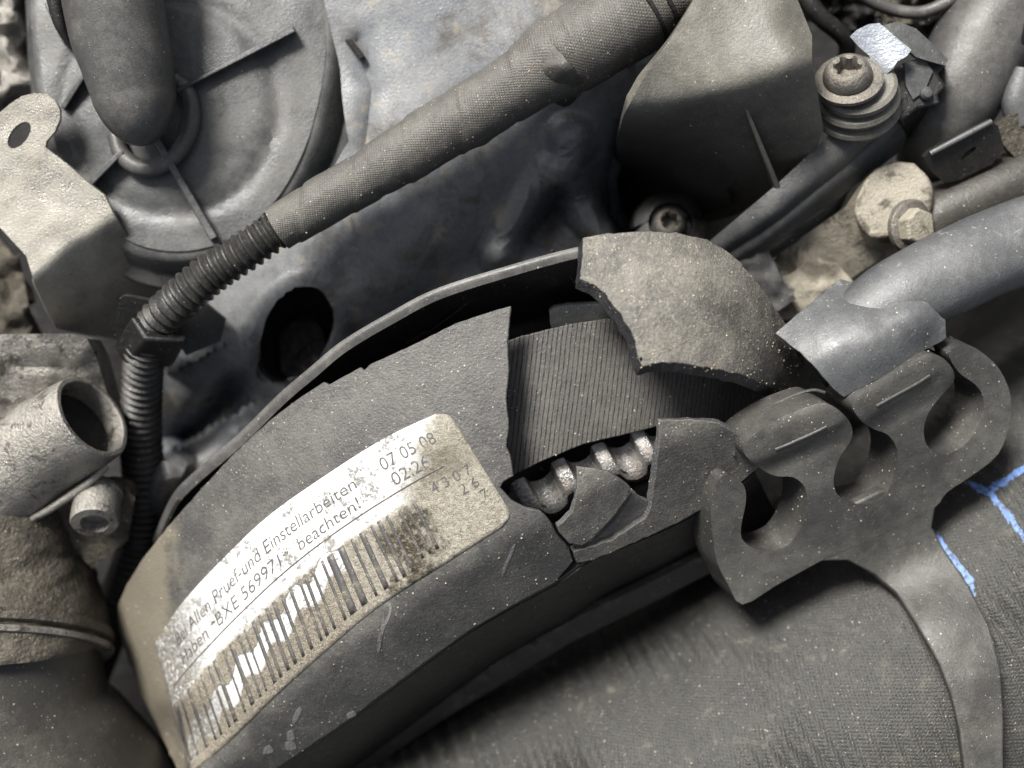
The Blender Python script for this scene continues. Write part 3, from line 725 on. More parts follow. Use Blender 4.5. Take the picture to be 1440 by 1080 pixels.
BARS = [(511, 751, 8), (497, 760, 4), (481, 771, 10), (467, 784, 11), (455.5, 792, 4), (441, 802, 4), (432, 811, 5), (424, 818, 4), (411, 828, 5), (400, 840, 5), (391, 851, 6), (380, 860, 6), (370, 869, 5), (361, 877, 6), (346, 886, 3), (337, 893, 4), (326, 904, 7), (314, 914, 3), (302, 927, 6), (294, 936, 4), (284, 948, 3), (277, 956, 3), (267, 968, 5), (256, 980, 3), (249, 990, 6), (524, 742, 4), (534, 735, 6), (546, 728, 4), (581, 705, 5), (560, 716, 4), (571, 709, 3)]
for (x, y, w) in BARS:
    s = bar_s(x, y); tl = np.linalg.norm(lab(min(s+.01, 1), .5)-lab(s, .5))/.01 if s < .98 else 500
    hw = w/tl*.5
    short = x > 550
    strip('bar', s-hw, s+hw, .075 if not short else .12, .515 if not short else .50, 8)
strip('rule_line', .03, .925, .616, .625, 1)
def text(txt, s0, s1, t0, cap, name='text'):
    cu = bpy.data.curves.new('t', 'FONT'); cu.body = txt; cu.size = 1.0; cu.resolution_u = 3; cu.offset = -.007
    ob = bpy.data.objects.new('t', cu); COL.objects.link(ob)
    dg = bpy.context.evaluated_depsgraph_get(); me = bpy.data.meshes.new_from_object(ob.evaluated_get(dg))
    vs = [tuple(v.co) for v in me.vertices]; fs = [tuple(p.vertices) for p in me.polygons]
    bpy.data.objects.remove(ob); bpy.data.meshes.remove(me); bpy.data.curves.remove(cu)
    xa = min(v[0] for v in vs); xb = max(v[0] for v in vs)
    V = []
    for x, y, _ in vs:
        s = s0+(s1-s0)*(x-xa)/(xb-xa); t = t0+y/.69*cap; p = lab(s, t); V.append(on_main(p[0], p[1], 1.5))
    return make(name, V, fs, M['ink'], lb, sharp=0, smooth=False)
text('Bei Allen Pruef-und Einstellarbeiten', .105, .735, .80, .088)
text('07 05 08', .80, .94, .80, .095)
text('Haben *BXE 569971*', .10, .525, .665, .088)
text('beachten!', .555, .725, .665, .088)
text('02:26', .808, .90, .665, .095)
text('4 3 0 7', .875, .975, .47, .085)
text('2 6', .93, .975, .36, .085)
text('7', .965, .98, .245, .085)

def flake(pts, name='residue'):
    p = np.array(pts, float); c = p.mean(0)
    ring = cr(p, 3, True); V = [on_main(c[0], c[1], .9)]+[on_main(x, y, .5) for x, y in ring]; n = len(ring)
    F = [(0, 1+(i+1) % n, 1+i) for i in range(n)]
    V, F = thicken(V, F, .5); make(name, V, F, M['white'], fc)
for q in ([(541, 850), (548, 846), (551, 856), (548, 868), (541, 884), (536, 898), (534, 914), (530, 916), (531, 896), (537, 876), (540, 862)],
          [(404, 1030), (412, 1028), (414, 1040), (405, 1042)], [(402, 1044), (414, 1044), (416, 1054), (402, 1054)], [(416, 1000), (422, 994), (424, 1000), (414, 1018), (411, 1012)], [(372, 1052), (380, 1048), (384, 1058), (370, 1060)],
          [(488, 1004), (498, 1000), (500, 1006), (490, 1010)], [(720, 770), (724, 768), (712, 800), (706, 812), (707, 800)]): flake(q)
# ------------------------------------------------------------------ big loose fragment
fr_o = [(820, 334), (850, 328), (905, 325), (950, 327), (995, 336), (1030, 358), (1062, 392), (1085, 425), (1110, 462), (1138, 520), (1142, 556), (1128, 560), (1110, 558), (1085, 545), (1045, 527), (1000, 518), (960, 511), (930, 510), (903, 515), (898, 505), (893, 480), (887, 464), (878, 452), (872, 440), (862, 430), (850, 412), (835, 400), (815, 392), (819, 365)]
frag = sheet('cover_fragment', fr_o, [(820, 334, 150), (905, 325, 146), (995, 336, 120), (1062, 392, 95), (1110, 462, 40), (1140, 550, -60), (1045, 527, 128), (903, 515, 178), (815, 392, 162), (900, 420, 172), (980, 430, 162), (1030, 470, 136), (1090, 530, 60), (960, 515, 170)],
      M['chunk'], edge=M['edge'], thick=19, step=6, bevel=1.0, jag=1.5, vec=Vector((-.32, -.62, -.72)), fn=lambda q: nz(q, .05, .8, 2.2)+2.5*np.exp(-((side_dist(q, [(812, 360), (900, 350), (1000, 380), (1060, 430), (1120, 520)]))/5)**2)*0)
tag(frag, 'large broken off piece of belt cover thick with dust, standing up above the belt', 'broken cover piece')

# ------------------------------------------------------------------ thick coolant hose
def r_hose(s, th):
    a = 3.2*math.cos(2*math.pi*(s+5*noise.noise(Vector((s*.01, math.cos(th)*3, math.sin(th)*3)))+9*math.sin(th*2))/26.)
    return a*max(0, .35+1.6*noise.noise(Vector((s*.006, math.cos(th)*2.5, math.sin(th)*2.5))))+4*noise.noise(Vector((s*.004, math.cos(th)*1.3, math.sin(th)*1.3)))
th_ = tube('coolant_hose', [(120, 1640, -380, 330), (420, 1440, -370, 325), (760, 1250, -350, 322), (1050, 1110, -335, 322), (1330, 930, -330, 322), (1600, 690, -330, 322), (1800, 470, -330, 322)], M['hose'], n=180, seg=5.0, rf=r_hose)
tag(th_, 'very thick brown grey ribbed hose filling the lower right corner, marked with blue paint', 'hose')

# ------------------------------------------------------------------ rubber comb clip on the thick hose
cl_o = [(1044, 850), (1024, 822), (1009, 792), (1003, 758), (1000, 725), (1003, 692), (1013, 672), (1028, 669), (1044, 680), (1049, 694), (1048, 712), (1043, 735), (1043, 757), (1060, 771), (1085, 775), (1110, 765), (1128, 738), (1135, 708), (1131, 684), (1115, 671), (1094, 670), (1078, 664), (1058, 650), (1047, 638), (1047, 625), (1068, 606), (1105, 584), (1148, 568), (1164, 568), (1180, 577), (1194, 592), (1199, 607), (1195, 622), (1180, 645), (1173, 668), (1174, 688), (1184, 701), (1206, 709), (1232, 705), (1250, 688), (1261, 655), (1261, 630), (1248, 611), (1230, 604), (1214, 594), (1202, 580), (1199, 568), (1212, 553), (1256, 524), (1296, 500), (1313, 498), (1328, 505), (1340, 520), (1341, 536), (1324, 556), (1306, 580), (1299, 604), (1303, 625), (1318, 638), (1338, 637), (1362, 620), (1380, 588), (1383, 560), (1372, 541), (1352, 527), (1340, 512), (1334, 496), (1346, 487), (1364, 486), (1384, 498), (1406, 520), (1421, 556), (1419, 596), (1404, 638), (1368, 668), (1332, 692), (1314, 714),
        (1260, 742), (1204, 768), (1160, 786), (1128, 803), (1090, 824)]
strap_o = [(1330, 690), (1316, 714), (1311, 742), (1330, 775), (1362, 822), (1392, 880), (1408, 940), (1412, 1000), (1412, 1120), (1362, 1120), (1350, 1030), (1337, 977), (1320, 933), (1293, 887), (1260, 832), (1231, 808), (1192, 789), (1153, 790), (1128, 803), (1105, 790), (1140, 740), (1240, 690)]
def f_clip(q):
    head = np.minimum(seg_dist(q, [(1070, 626), (1168, 590)], False), np.minimum(seg_dist(q, [(1222, 572), (1312, 522)], False), 999))
    z = 12*np.exp(-(head/30)**4)
    z += -7/(1+np.exp(-(side_dist(q, [(1000, 660), (1072, 652), (1120, 632), (1165, 606), (1200, 590)])/1.5)))*np.exp(-(seg_dist(q, [(1080, 640), (1165, 604)], False)/26)**4)
    z += -7/(1+np.exp(-(side_dist(q, [(1200, 610), (1240, 578), (1290, 548), (1325, 520)])/1.5)))*np.exp(-(seg_dist(q, [(1236, 578), (1305, 540)], False)/26)**4)
    z += 0
    z += nz(q, .02, 2, 6.)
    return z
bvh_h = BVHTree.FromPolygons([Vector(v.co)+th_.location for v in th_.data.vertices], [list(p.vertices) for p in th_.data.polygons if len(p.vertices) < 5])
def hose_h(x, y):
    d = (P(x, y, 0)-CAMP).normalized(); h = bvh_h.ray_cast(CAMP, d)
    return h[0].z/K if h[0] is not None else -999
clip_ctrl = [(1150, 575, 112), (1300, 505, 98), (1012, 672, 84), (1370, 495, 70), (1410, 560, 40), (1060, 620, 100), (1000, 750, 40), (1044, 850, -8), (1100, 800, 6), (1150, 780, 14), (1170, 740, 34), (1300, 690, 22), (1390, 630, 30), (1220, 720, 40)]
clip_ctrl += [(x, y, hose_h(x, y)+dz) for x, y, dz in ((1250, 800, 42), (1330, 760, 36), (1330, 860, 40), (1400, 900, 38), (1345, 970, 46), (1400, 1000, 40), (1360, 1110, 44), (1410, 1110, 42), (1300, 880, 44))]
print([c[2] for c in clip_ctrl])
clip_f = lambda x, y: float(tps(clip_ctrl)(np.array([[x, y]]))[0]+f_clip(np.array([[x, y]]))[0])
clp = empty('hose_clip', 1200, 700, -60, 'brown grey rubber comb clip with open hooks, strapped over the thick hose', 'hose clip')
sheet('comb', cl_o, clip_ctrl if 1 else [(1150, 575, 112), (1300, 505, 98), (1012, 672, 84), (1370, 495, 70), (1410, 560, 40), (1060, 620, 100), (1000, 750, 40), (1044, 850, -8), (1100, 800, 6), (1150, 780, 2), (1170, 740, 34), (1300, 690, 6), (1390, 630, 16), (1250, 800, -14), (1330, 860, 2), (1400, 900, 4), (1345, 970, 6), (1400, 1000, 8), (1360, 1110, 8), (1410, 1110, 6), (1220, 720, 40)],
      M['clip'], clp, thick=58, step=6, fn=f_clip, bevel=5, sharp=80, seg=4, vec=Vector((-.40, .36, -.84)), smooth_out=3)
sheet('strap', strap_o, [(x, y, h-.5 if i < 14 else h) for i, (x, y, h) in enumerate(clip_ctrl)], M['clip'], clp, thick=16, step=8, fn=lambda q: nz(q, .02, 2, 6.), bevel=4, sharp=70, seg=3)
for ln, dz in (([(1090, 632), (1108, 625), (1126, 617), (1146, 608), (1162, 600)], 0), ([(1232, 571), (1250, 561), (1270, 550), (1290, 539), (1307, 528)], 0)):
    tube('mould_line', [(x, y, clip_f(x, y)-.6, 2.8) for x, y in ln], M['clip'], clp, n=10, seg=4)
for ln in ([(1032, 640, 72), (1036, 612, 78), (1060, 588, 84), (1100, 563, 88), (1140, 549, 90), (1160, 552, 88)], [(1188, 560, 70), (1198, 538, 76), (1240, 508, 80), (1282, 484, 80), (1300, 482, 78)]):
    tube('seam_ridge', [(x, y, h, 2.6) for x, y, h in ln], M['clip'], clp, n=8)
# ------------------------------------------------------------------ blue paint marks (part of the thick hose)
bvh_h = BVHTree.FromPolygons([Vector(v.co)+th_.location for v in th_.data.vertices], [list(p.vertices) for p in th_.data.polygons if len(p.vertices) < 5])
def on_hose(x, y, lift=1.2):
    d = (P(x, y, 0)-CAMP).normalized(); h = bvh_h.ray_cast(CAMP, d)
    return (h[0]+Vector((0, 0, 1))*lift*K) if h[0] is not None else P(x, y, 0)
def stroke(pts, w, parent, seed):
    p = poly_dense(pts, 4, False); V = []; F = []; n = len(p)
    rnd = random.Random(seed); row = 3
    for i in range(n):
        t = (p[min(i+1, n-1)]-p[max(i-1, 0)]); t = t/np.linalg.norm(t); nn = np.array((-t[1], t[0]))
        ww = w*(.55+.5*abs(noise.noise(Vector((i*.35, seed, 0))))*2+.15*rnd.random())*(1 if 1 < i < n-2 else .4)
        o = 3*noise.noise(Vector((i*.2, seed, 5)))
        for k in range(-1, 2):
            q = p[i]+nn*(ww*k*.5+o); V.append(on_hose(q[0], q[1]))
    for i in range(n-1):
        for k in range(2): a = i*3+k; F.append((a, a+1, a+4, a+3))
    V, F = thicken(V, F, .8); return make('paint_mark', V, F, M['blue'], parent)
stroke([(1311, 743), (1322, 762), (1340, 784)], 10, th_, 1)
stroke([(1332, 776), (1350, 798), (1362, 812), (1368, 828)], 13, th_, 7)
stroke([(1366, 826), (1372, 838)], 7, th_, 8)
stroke([(1361, 677), (1376, 686), (1394, 696), (1408, 712)], 12, th_, 2)
stroke([(1406, 706), (1420, 728), (1436, 752)], 11, th_, 4)
stroke([(1398, 700), (1410, 716), (1418, 736)], 6, th_, 5)
stroke([(1432, 740), (1446, 772), (1456, 800)], 9, th_, 6)
stroke([(1386, 690), (1396, 684), (1404, 676)], 14, th_, 3)
stroke([(1400, 684), (1412, 678), (1420, 668)], 15, th_, 9)
stroke([(1416, 676), (1430, 664), (1446, 654), (1460, 645)], 13, th_, 10)

# ------------------------------------------------------------------ grey hose at right
gh = empty('grey_hose', 1290, 420, 0, 'smooth grey hose with a wide cut open sleeve end, entering from the right edge', 'hose')
sheet('sleeve', [(1089, 469), (1108, 452), (1140, 425), (1181, 392), (1206, 398), (1232, 402), (1262, 414), (1300, 420), (1330, 450), (1332, 476), (1290, 500), (1240, 532), (1205, 548), (1187, 560), (1172, 548), (1150, 522), (1120, 492)],
      [(1089, 469, 78), (1181, 392, 40), (1232, 402, 62), (1262, 414, 96), (1150, 470, 112), (1210, 450, 122), (1290, 440, 124), (1240, 500, 128), (1187, 560, 104), (1332, 474, 88), (1290, 500, 98), (1140, 510, 118), (1170, 430, 88)], M['sleeve'], gh, thick=6, step=7, edge=M['edge'], jag=1.2, bevel=1.5, fn=lambda q: nz(q, .02, 3, 5.))
tube('inner_hose', [(1140, 512, 34, 50), (1180, 486, 42, 52), (1230, 450, 52, 50)], M['black'], gh, n=40, seg=8, wall=6)
tube('hose_body', [(1200, 466, 56, 52), (1250, 430, 56, 57), (1290, 406, 56, 59), (1340, 380, 50, 60), (1400, 354, 40, 60), (1480, 324, 30, 60), (1560, 300, 20, 60)], M['sleeve'], gh, n=56, seg=7, rf=lambda s, th: 1.5*noise.noise(Vector((s*.015, math.cos(th)*1.5, math.sin(th)*1.5))))
sheet('torn_flake', [(1258, 492), (1285, 476), (1298, 466), (1312, 482), (1316, 494), (1300, 490), (1290, 484), (1270, 494)], [(1260, 490, 104), (1310, 490, 88), (1298, 468, 108)], M['zinc'], gh, thick=3, step=5, jag=2)
# black hose behind it
tag(tube('black_hose', [(1600, 180, -60, 50), (1500, 228, -60, 48), (1400, 272, -60, 47), (1310, 312, -66, 44), (1270, 330, -80, 40)], M['smooth'], n=40, seg=8), 'dark hose emerging behind the cast block with the hex bolt, at the right edge', 'hose')

# ------------------------------------------------------------------ dusty box housing, top right
bx = empty('sensor_box', 1040, 130, -60, 'dusty plastic box housing with a rib, standing right of the taped wiring loom', 'plastic box')
def f_box(q): return -1.1*soft(side_dist(q, [(840, 160), (905, 158), (960, 145), (1020, 126), (1085, 104), (1180, 60)]), 5)-1.3*soft(side_dist(q, [(1078, -80), (1098, 40), (1130, 95), (1160, 200)])*-1, 8)
sheet('box_shell', [(960, -100), (1110, -100), (1122, 0), (1142, 50), (1142, 90), (1158, 180), (1150, 205), (1096, 262), (1040, 302), (1000, 312), (940, 312), (890, 285), (868, 240), (866, 200), (876, 164), (905, 110), (945, 50), (975, 0)],
      [(980, -60, 150), (1080, -40, 150), (1060, 90, 150), (920, 120, 120), (880, 165, 100), (1100, 200, 140), (1000, 280, 0), (890, 260, -150), (940, 300, -120)], M['box'], bx, thick=20, step=9, fn=f_box, bevel=4)
rings('rib', [[(1044, 148, 100), (1050, 148, 100), (1100, 268, 0), (1092, 272, -4)], [(1044, 160, 40), (1056, 160, 40), (1098, 272, -40), (1088, 274, -40)]], M['box'], bx, bevel=2)
sheet('flange', [(985, 350), (1030, 312), (1096, 256), (1150, 205), (1196, 160), (1238, 128), (1254, 136), (1262, 152), (1268, 172), (1262, 190), (1180, 252), (1100, 310), (1052, 352), (1020, 368)],
      [(985, 350, -50), (1100, 262, 4), (1240, 135, 20), (1265, 180, 16), (1100, 310, 4), (1040, 360, -40)], M['pump'], bx, thick=30, step=5, vec=Vector((.42, -.62, -.7)).normalized(), bevel=2,
      fn=lambda q: -1.7*soft(side_dist(q, [(1000, 362), (1060, 322), (1110, 280), (1190, 218), (1256, 160), (1290, 130)]), 5))
# ------------------------------------------------------------------ torx bolt on its stacked grommet, shiny tab
gb = empty('grommet_bolt', 1196, 140, -20, 'torx bolt standing on a stack of ringed rubber washers, beside the shiny metal tab', 'bolt')
AX = (-.22, .50, .80)
lathe('grommet', (1206, 156, 6), AX, [(58, 0), (60, 6), (58, 11), (49, 14), (49, 19), (56, 22), (58, 28), (55, 33), (46, 36), (46, 40), (53, 43), (53, 50), (48, 54), (30, 55)], M['box'], gb, n=48, sharp=30)
lathe('washer', (1194, 114, 60), AX, [(46, 0), (46, 5), (40, 8), (10, 8)], M['bolt'], gb, n=48)
torx(gb, (1192, 110, 66), AX, 31, M['bolt'], .5)
st = sheet('shiny_tab', [(1196, 52), (1206, 42), (1222, 34), (1236, 32), (1246, 40), (1264, 56), (1282, 70), (1274, 80), (1262, 86), (1256, 96), (1244, 106), (1222, 118), (1200, 128), (1186, 134), (1178, 130), (1206, 116), (1226, 104), (1230, 92), (1222, 78), (1208, 66)],
      [(1200, 48, 66), (1236, 32, 70), (1280, 72, 62), (1256, 96, 60), (1222, 118, 44), (1186, 134, 34)], M['steel'], thick=4, step=5, bevel=.8, fn=lambda q: 2.5*np.sin(q[:, 0]*.05))
tag(st, 'bright bent spring steel tab reflecting the sky beside the torx bolt', 'metal tab')
bc = empty('black_connector', 1290, 110, -60, 'black plastic connector with a ragged latch under the shiny tab', 'connector')
sheet('hood', [(1240, 36), (1262, 30), (1288, 40), (1312, 62), (1334, 84), (1328, 92), (1300, 84), (1288, 80), (1268, 62)], [(1240, 36, 50), (1288, 40, 52), (1334, 84, 40), (1288, 80, 50)], M['pump'], bc, thick=7, step=6, bevel=1.5)
rings('latch_block', [up(30, [(1258, 96), (1290, 82), (1330, 90), (1318, 104), (1330, 122), (1318, 134), (1322, 146), (1290, 152), (1268, 170), (1256, 160)]), up(-80, [(1256, 96), (1290, 82), (1330, 90), (1318, 104), (1330, 122), (1318, 134), (1322, 146), (1300, 180), (1280, 200), (1256, 180)])], M['black'], bc, bevel=3)
sheet('latch_arm', [(1272, 88), (1300, 84), (1312, 100), (1300, 128), (1284, 140), (1274, 120)], [(1272, 88, 40), (1312, 100, 36), (1284, 140, 34)], M['pump'], bc, thick=10, step=6, bevel=2)
lathe('pin', (1300, 132, 30), (.1, -.1, 1), [(9, 0), (9, 8), (6, 12), (1, 13)], M['pump'], bc, n=20)
# grey pipe at far right top
tag(tube('grey_pipe', [(1470, -80, -90, 78), (1410, 10, -70, 74), (1370, 80, -60, 68), (1335, 150, -70, 62), (1312, 200, -95, 50), (1300, 225, -130, 40)], M['rubber'], n=48, seg=8, rf=lambda s, th: 2*noise.noise(Vector((s*.02, math.cos(th), math.sin(th))))),
    'broad dusty grey pipe behind the black connector in the top right corner', 'pipe')
lt = empty('latch_tab', 1360, 215, -40, 'small black latch plate with a slot and pale top edge, near the right edge', 'latch')
sheet('plate', [(1300, 222), (1310, 212), (1394, 170), (1404, 178), (1412, 208), (1396, 230), (1352, 252), (1330, 258), (1318, 248)], [(1300, 222, 4), (1400, 174, 10), (1350, 254, -24), (1410, 210, -10)], M['black'], lt, thick=10, step=7, bevel=2, holes=[ell(1362, 216, 14, 4, R(-40), 12)])
tube('pale_edge', [(1308, 216, 8, 4), (1350, 194, 12, 4.5), (1394, 171, 14, 4)], M['sleeve'], lt, n=10)
tag(sheet('pipe_flange', [(1402, 176), (1440, 150), (1500, 130), (1500, 260), (1440, 232), (1418, 212), (1406, 196)], [(1402, 176, -10), (1500, 130, -10), (1440, 230, -30)], M['dirtycast'], thick=12, step=9, bevel=2),
    'rough brown metal flange cut by the right edge next to the latch plate', 'flange')
tag(tube('dark_gap_shade', [(1440, 20, -10, 16), (1424, 60, -16, 18), (1418, 100, -30, 10)], M['black'], n=16), 'black tube standing in for the shade of a gap at the top right corner in front of the pipe', 'gap shade')  # black tube painted in where an open gap lies in shade
# ------------------------------------------------------------------ cast block with hex bolt
cb = empty('cast_block', 1220, 320, -120, 'pale oxidised cast metal block carrying a hex bolt, under the box flange', 'metal block')
sheet('block_body', [(1060, 420), (1100, 352), (1150, 318), (1192, 290), (1210, 262), (1226, 240), (1256, 226), (1286, 230), (1306, 250), (1312, 276), (1302, 320), (1290, 350), (1240, 362), (1190, 396), (1140, 430), (1090, 440)],
      [(1080, 420, -120), (1150, 330, -70), (1240, 240, -20), (1300, 250, -24), (1290, 340, -60), (1200, 380, -100), (1120, 430, -130)], M['tan'], cb, thick=70, step=8, bevel=7, fn=lambda q: nz(q, .02, 7, 1.5)+bump_line(q, [(1220, 262), (1280, 240)], 14, 8), seg=3)
rings('machined_head', [up(-8, [(1200, 296), (1222, 246), (1258, 228), (1292, 236), (1310, 262), (1306, 300), (1268, 326), (1224, 332)]), up(-60, [(1206, 306), (1226, 252), (1260, 236), (1296, 244), (1316, 270), (1312, 312), (1272, 342), (1226, 350)]), up(-120, [(1206, 306), (1226, 252), (1260, 236), (1296, 244), (1316, 270), (1312, 312), (1272, 342), (1226, 350)])], M['tan'], cb, bevel=5, seg=3, sharp=50, smooth_out=3)
lathe('bolt_flange', (1278, 318, -12), (.4, -.1, .9), [(38, 0), (38, 8), (32, 12), (10, 12)], M['bolt'], cb, n=32)
lathe('hex_head', (1281, 319, -2), (.4, -.1, .9), [(27, 0), (27, 18), (24, 22), (5, 23)], M['tan'], cb, n=6, sharp=25, bevel=1.5)
tag(sheet('mud_heap', [(1076, 410), (1110, 372), (1150, 362), (1180, 374), (1200, 396), (1160, 440), (1100, 450)], [(1080, 410, -110), (1150, 370, -90), (1190, 400, -96), (1110, 440, -120)], M['tan'], thick=40, step=7, bevel=0, fn=lambda q: nz(q, .04, 9, 11.)), 'crusted tan dirt heap between the broken fragment and the grey sleeve', 'dirt heap', kind='stuff')

# ------------------------------------------------------------------ left casting
tc_ = empty('thermostat_casting', 60, 640, -150, 'rough dirty cast metal coolant housing with an open round boss, at the left edge', 'metal casting')
sheet('top_block', [(-60, 474), (0, 470), (100, 469), (122, 476), (134, 498), (142, 524), (152, 560), (150, 640), (60, 720), (-60, 740)], [(0, 480, -10), (110, 480, -14), (140, 540, -60), (60, 600, -60), (-40, 700, -70)], M['cast'], tc_, thick=60, step=9, bevel=7, seg=3,
      fn=lambda q: -4*np.exp(-((side_dist(q, [(-60, 514), (0, 513), (70, 516), (160, 512)]))/3)**2)-.12*soft(side_dist(q, [(-60, 514), (0, 513), (70, 516), (160, 512)]), 3)+nz(q, .04, 4, 7.))
tube('open_boss', [(-70, 742, -110, 78), (-10, 690, -78, 76), (50, 640, -46, 72), (100, 606, -22, 68), (131, 585, -8, 65)], M['cast'], tc_, n=48, seg=6, wall=9, rf=lambda s, th: 1.6*noise.noise(Vector((s*.03, math.cos(th)*2, math.sin(th)*2))), bevel=2)
lathe('bore_shade_disc', (112, 600, -20), (.73, .5, .42), [(58, -14), (57, -10), (30, -16), (1, -18)], M['void'], tc_, n=32)  # near-black disc, the shade inside the open bore put into its colour
tube('parting_ridge', [(20, 742, -40, 5), (70, 716, -26, 6), (120, 682, -14, 6), (150, 656, -20, 5)], M['cast'], tc_, n=10)
sheet('web', [(60, 715), (120, 670), (180, 690), (190, 700), (180, 760), (130, 800), (100, 770)], [(60, 715, -70), (180, 690, -60), (130, 790, -110)], M['dirtycast'], tc_, thick=20, step=9, fn=lambda q: nz(q, .04, 6, 1.))
lathe('small_boss', (138, 692, -50), (.12, -.72, .66), [(34, 0), (35, 6), (33, 8), (34, 52), (32, 56), (20, 57), (18, 40), (2, 38)], M['cast'], tc_, n=40)
tube('neck', [(-10, 640, -110, 88), (-8, 720, -110, 108), (-4, 790, -116, 122), (0, 850, -118, 140), (0, 888, -118, 148), (0, 905, -118, 146)], M['dirtycast'], tc_, n=64, seg=6, rf=lambda s, th: 6*noise.noise(Vector((s*.03, math.cos(th)*3, math.sin(th)*3)))+3*noise.noise(Vector((s*.1, math.cos(th)*9, math.sin(th)*9))))
lathe('clamp_ring', (2, 886, -118), (.06, -1, .42), [(140, 0), (160, 2), (164, 8), (163, 18), (152, 22), (130, 22)], M['dirtycast'], tc_, n=80, sharp=30)
lathe('bead', (2, 908, -116), (.06, -1, .42), [(136, 0), (160, 3), (163, 7), (160, 12), (136, 14)], M['cast'], tc_, n=80, sharp=30, rf=lambda r, z, th: 1.5*noise.noise(Vector((math.cos(th)*6, math.sin(th)*6, z*.1))))
tag(tube('lower_hose', [(4, 900, -122, 134), (6, 960, -120, 134), (12, 1010, -120, 142), (36, 1070, -130, 160), (80, 1160, -150, 180), (130, 1260, -170, 190)], M['smooth'], n=64, seg=8, rf=lambda s, th: 2*noise.noise(Vector((s*.012, math.cos(th)*1.5, math.sin(th)*1.5)))),
    'dark smooth coolant hose bulging out below the cast housing, at the lower left corner', 'hose')
# ------------------------------------------------------------------ background pieces, top left and top right
tag(sheet('background_casting', [(-80, -80), (60, -80), (52, 40), (70, 130), (84, 200), (50, 150), (-80, 190)], [(0, 0, -150), (60, 100, -190), (-60, 160, -140)], M['cast'], thick=40, step=10, fn=lambda q: nz(q, .02, 50, 3.), bevel=4),
    'blurred rough casting behind the metal bracket ear, in the top left corner', 'metal casting')
tag(sheet('left_pipe_bracket', [(-60, 330), (0, 336), (30, 372), (40, 430), (60, 470), (-60, 476)], [(0, 340, -160), (50, 460, -190), (-50, 470, -170)], M['dirtycast'], thick=20, step=10, fn=lambda q: nz(q, .02, 30, 9.), bevel=4),
    'dark oily metal under the lifting bracket at the left edge', 'metal part')
for k_, (pts, m, lab_) in enumerate([([(1112, -30, -60, 13), (1150, 20, -66, 13), (1190, 60, -90, 12), (1180, 110, -140, 12)], 'black', 'thin black cable dropping beside the box at the top edge'),
        ([(1190, -30, -40, 9), (1230, 4, -50, 9), (1290, 18, -50, 9), (1345, -4, -40, 9), (1400, -40, -40, 9)], 'rubber', 'thin grey cable sagging across the top edge above the shiny tab'),
        ([(1440, 100, -20, 20), (1428, 140, -24, 20), (1436, 176, -30, 18)], 'sleeve', 'short pale pipe end at the right edge above the brown flange'),
        ([(1060, 372, -90, 10), (1100, 342, -80, 10), (1160, 306, -90, 10), (1210, 250, -120, 10)], 'black', 'black cable running under the box flange toward the pale block')]):
    tag(tube('cable' if k_ != 2 else 'pipe_end', pts, M[m], n=16, seg=6), lab_, 'cable' if k_ != 2 else 'pipe')
tag(sheet('dark_bracket', [(1000, 350), (1040, 330), (1080, 352), (1100, 392), (1120, 420), (1090, 440), (1060, 410), (1030, 380)], [(1000, 350, -70), (1080, 352, -60), (1100, 430, -96)], M['pump'], thick=12, step=7, bevel=3, fn=lambda q: nz(q, .04, 6, 3.)), 'dark dusty bracket between the broken fragment and the box flange', 'bracket')
rn = random.Random(3)
for i, (x, y, r, m, h, lab_) in enumerate([(1150, -10, 34, 'black', -120, 'leftmost dark moulded lump in the blurred row along the top edge'), (1205, 20, 30, 'void', -150, 'low black lump behind the torx bolt at the top edge'),
        (1262, 6, 36, 'dirtycast', -140, 'greenish brown lump above the shiny tab at the top edge'), (1318, 22, 28, 'black', -110, 'dark lump between the pipe and the shiny tab at the top edge'), (1346, -6, 30, 'dirtycast', -120, 'mottled brown lump by the top of the grey pipe')]):
    tag(sheet('background_fitting', ell(x, y, r*1.3, r, R(20*i), 10), [(x, y, h+20), (x+r, y, h), (x-r, y, h), (x, y+r, h-10)], M[m], thick=30, step=6, smooth_out=3, fn=lambda q, i=i: nz(q, .04, 22, i*3.), bevel=5), lab_, 'engine fitting', group='blurred fittings along the top edge')

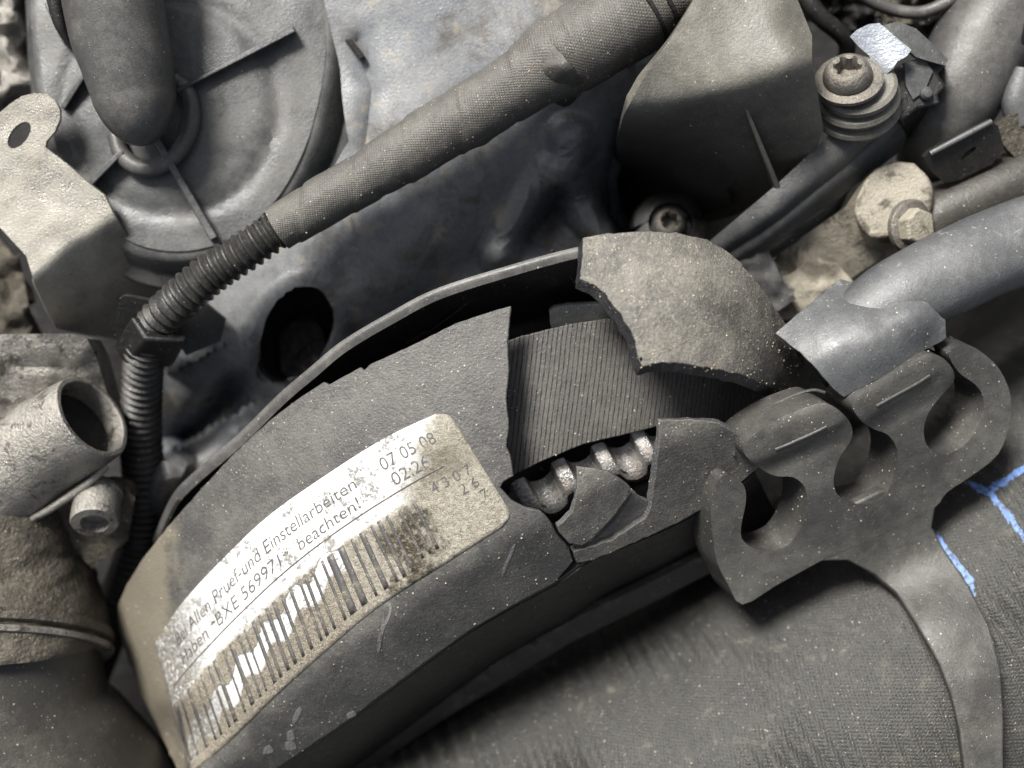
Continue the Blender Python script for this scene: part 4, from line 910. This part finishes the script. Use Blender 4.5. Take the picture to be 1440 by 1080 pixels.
# ------------------------------------------------------------------ loose grit lying on things
def grit(name, targets, mt, smin, smax, label, seed):
    rnd = random.Random(seed); V = []; F = []
    for o, cnt, box in targets:
        me = o.data; w = root_of(o)
        tr = []
        for p in me.polygons:
            if p.normal.z > .25 and len(p.vertices) < 5:
                c = p.center+w; f = D/(D-c.z/K); x = c.x/K*f+720; y = 540-c.y/K*f
                if box[0] < x < box[2] and box[1] < y < box[3]: tr.append((p.area, p))
        if not tr: continue
        ar = np.cumsum([a for a, _ in tr]); 
        for _ in range(cnt):
            p = tr[int(np.searchsorted(ar, rnd.random()*ar[-1]*.999))][1]
            vs = [me.vertices[i].co for i in p.vertices]; a, b = rnd.random(), rnd.random()
            if a+b > 1: a, b = 1-a, 1-b
            c = vs[0]+(vs[1]-vs[0])*a+(vs[2]-vs[0])*b+w
            if noise.noise(c/K*.02+Vector((seed, 0, 0))) < rnd.uniform(-.5, .3): continue
            s = (smin+(smax-smin)*rnd.random()**3)*K; N0 = len(V)
            rot = Matrix.Rotation(rnd.random()*6.28, 3, p.normal)
            for d in ((1, 0, 0), (-1, 0, 0), (0, 1, 0), (0, -1, 0), (0, 0, .8), (0, 0, -.5)):
                V.append(c+rot@(Vector(d)*s*rnd.uniform(.6, 1.3)))
            for f in ((0, 2, 4), (2, 1, 4), (1, 3, 4), (3, 0, 4), (2, 0, 5), (1, 2, 5), (3, 1, 5), (0, 3, 5)): F.append(tuple(k+N0 for k in f))
    o = make(name, V, F, mt, sharp=0, smooth=False); tag(o, label, kind='stuff'); return o
fullb = (-10, -10, 1450, 1090)
O = bpy.data.objects
grit('grit', [(main, 900, fullb), (s3, 140, fullb), (s1, 30, fullb), (frag, 700, fullb), (O['taped_section'], 420, fullb), (O['comb'], 200, fullb), (belt, 160, fullb), (th_, 300, fullb), (O['box_shell'], 60, fullb), (O['flange'], 60, fullb), (O['cover_shell'], 260, fullb), (zb, 60, fullb), (O['sleeve'], 40, fullb)],
     M['grit'], .5, 2.0, 'pale grains of grit scattered over the engine parts', 5)
grit('rust_crumbs', [(frag, 4, fullb), (main, 6, fullb), (O['taped_section'], 6, fullb), (O['flange_tab'], 3, fullb)], M['chip'], 1.2, 3.2, 'a few orange rust crumbs lying on the broken cover and the loom', 8)
print('objects', len(bpy.data.objects), 'tris', sum(len(o.data.polygons) for o in bpy.data.objects if o.type == 'MESH'))
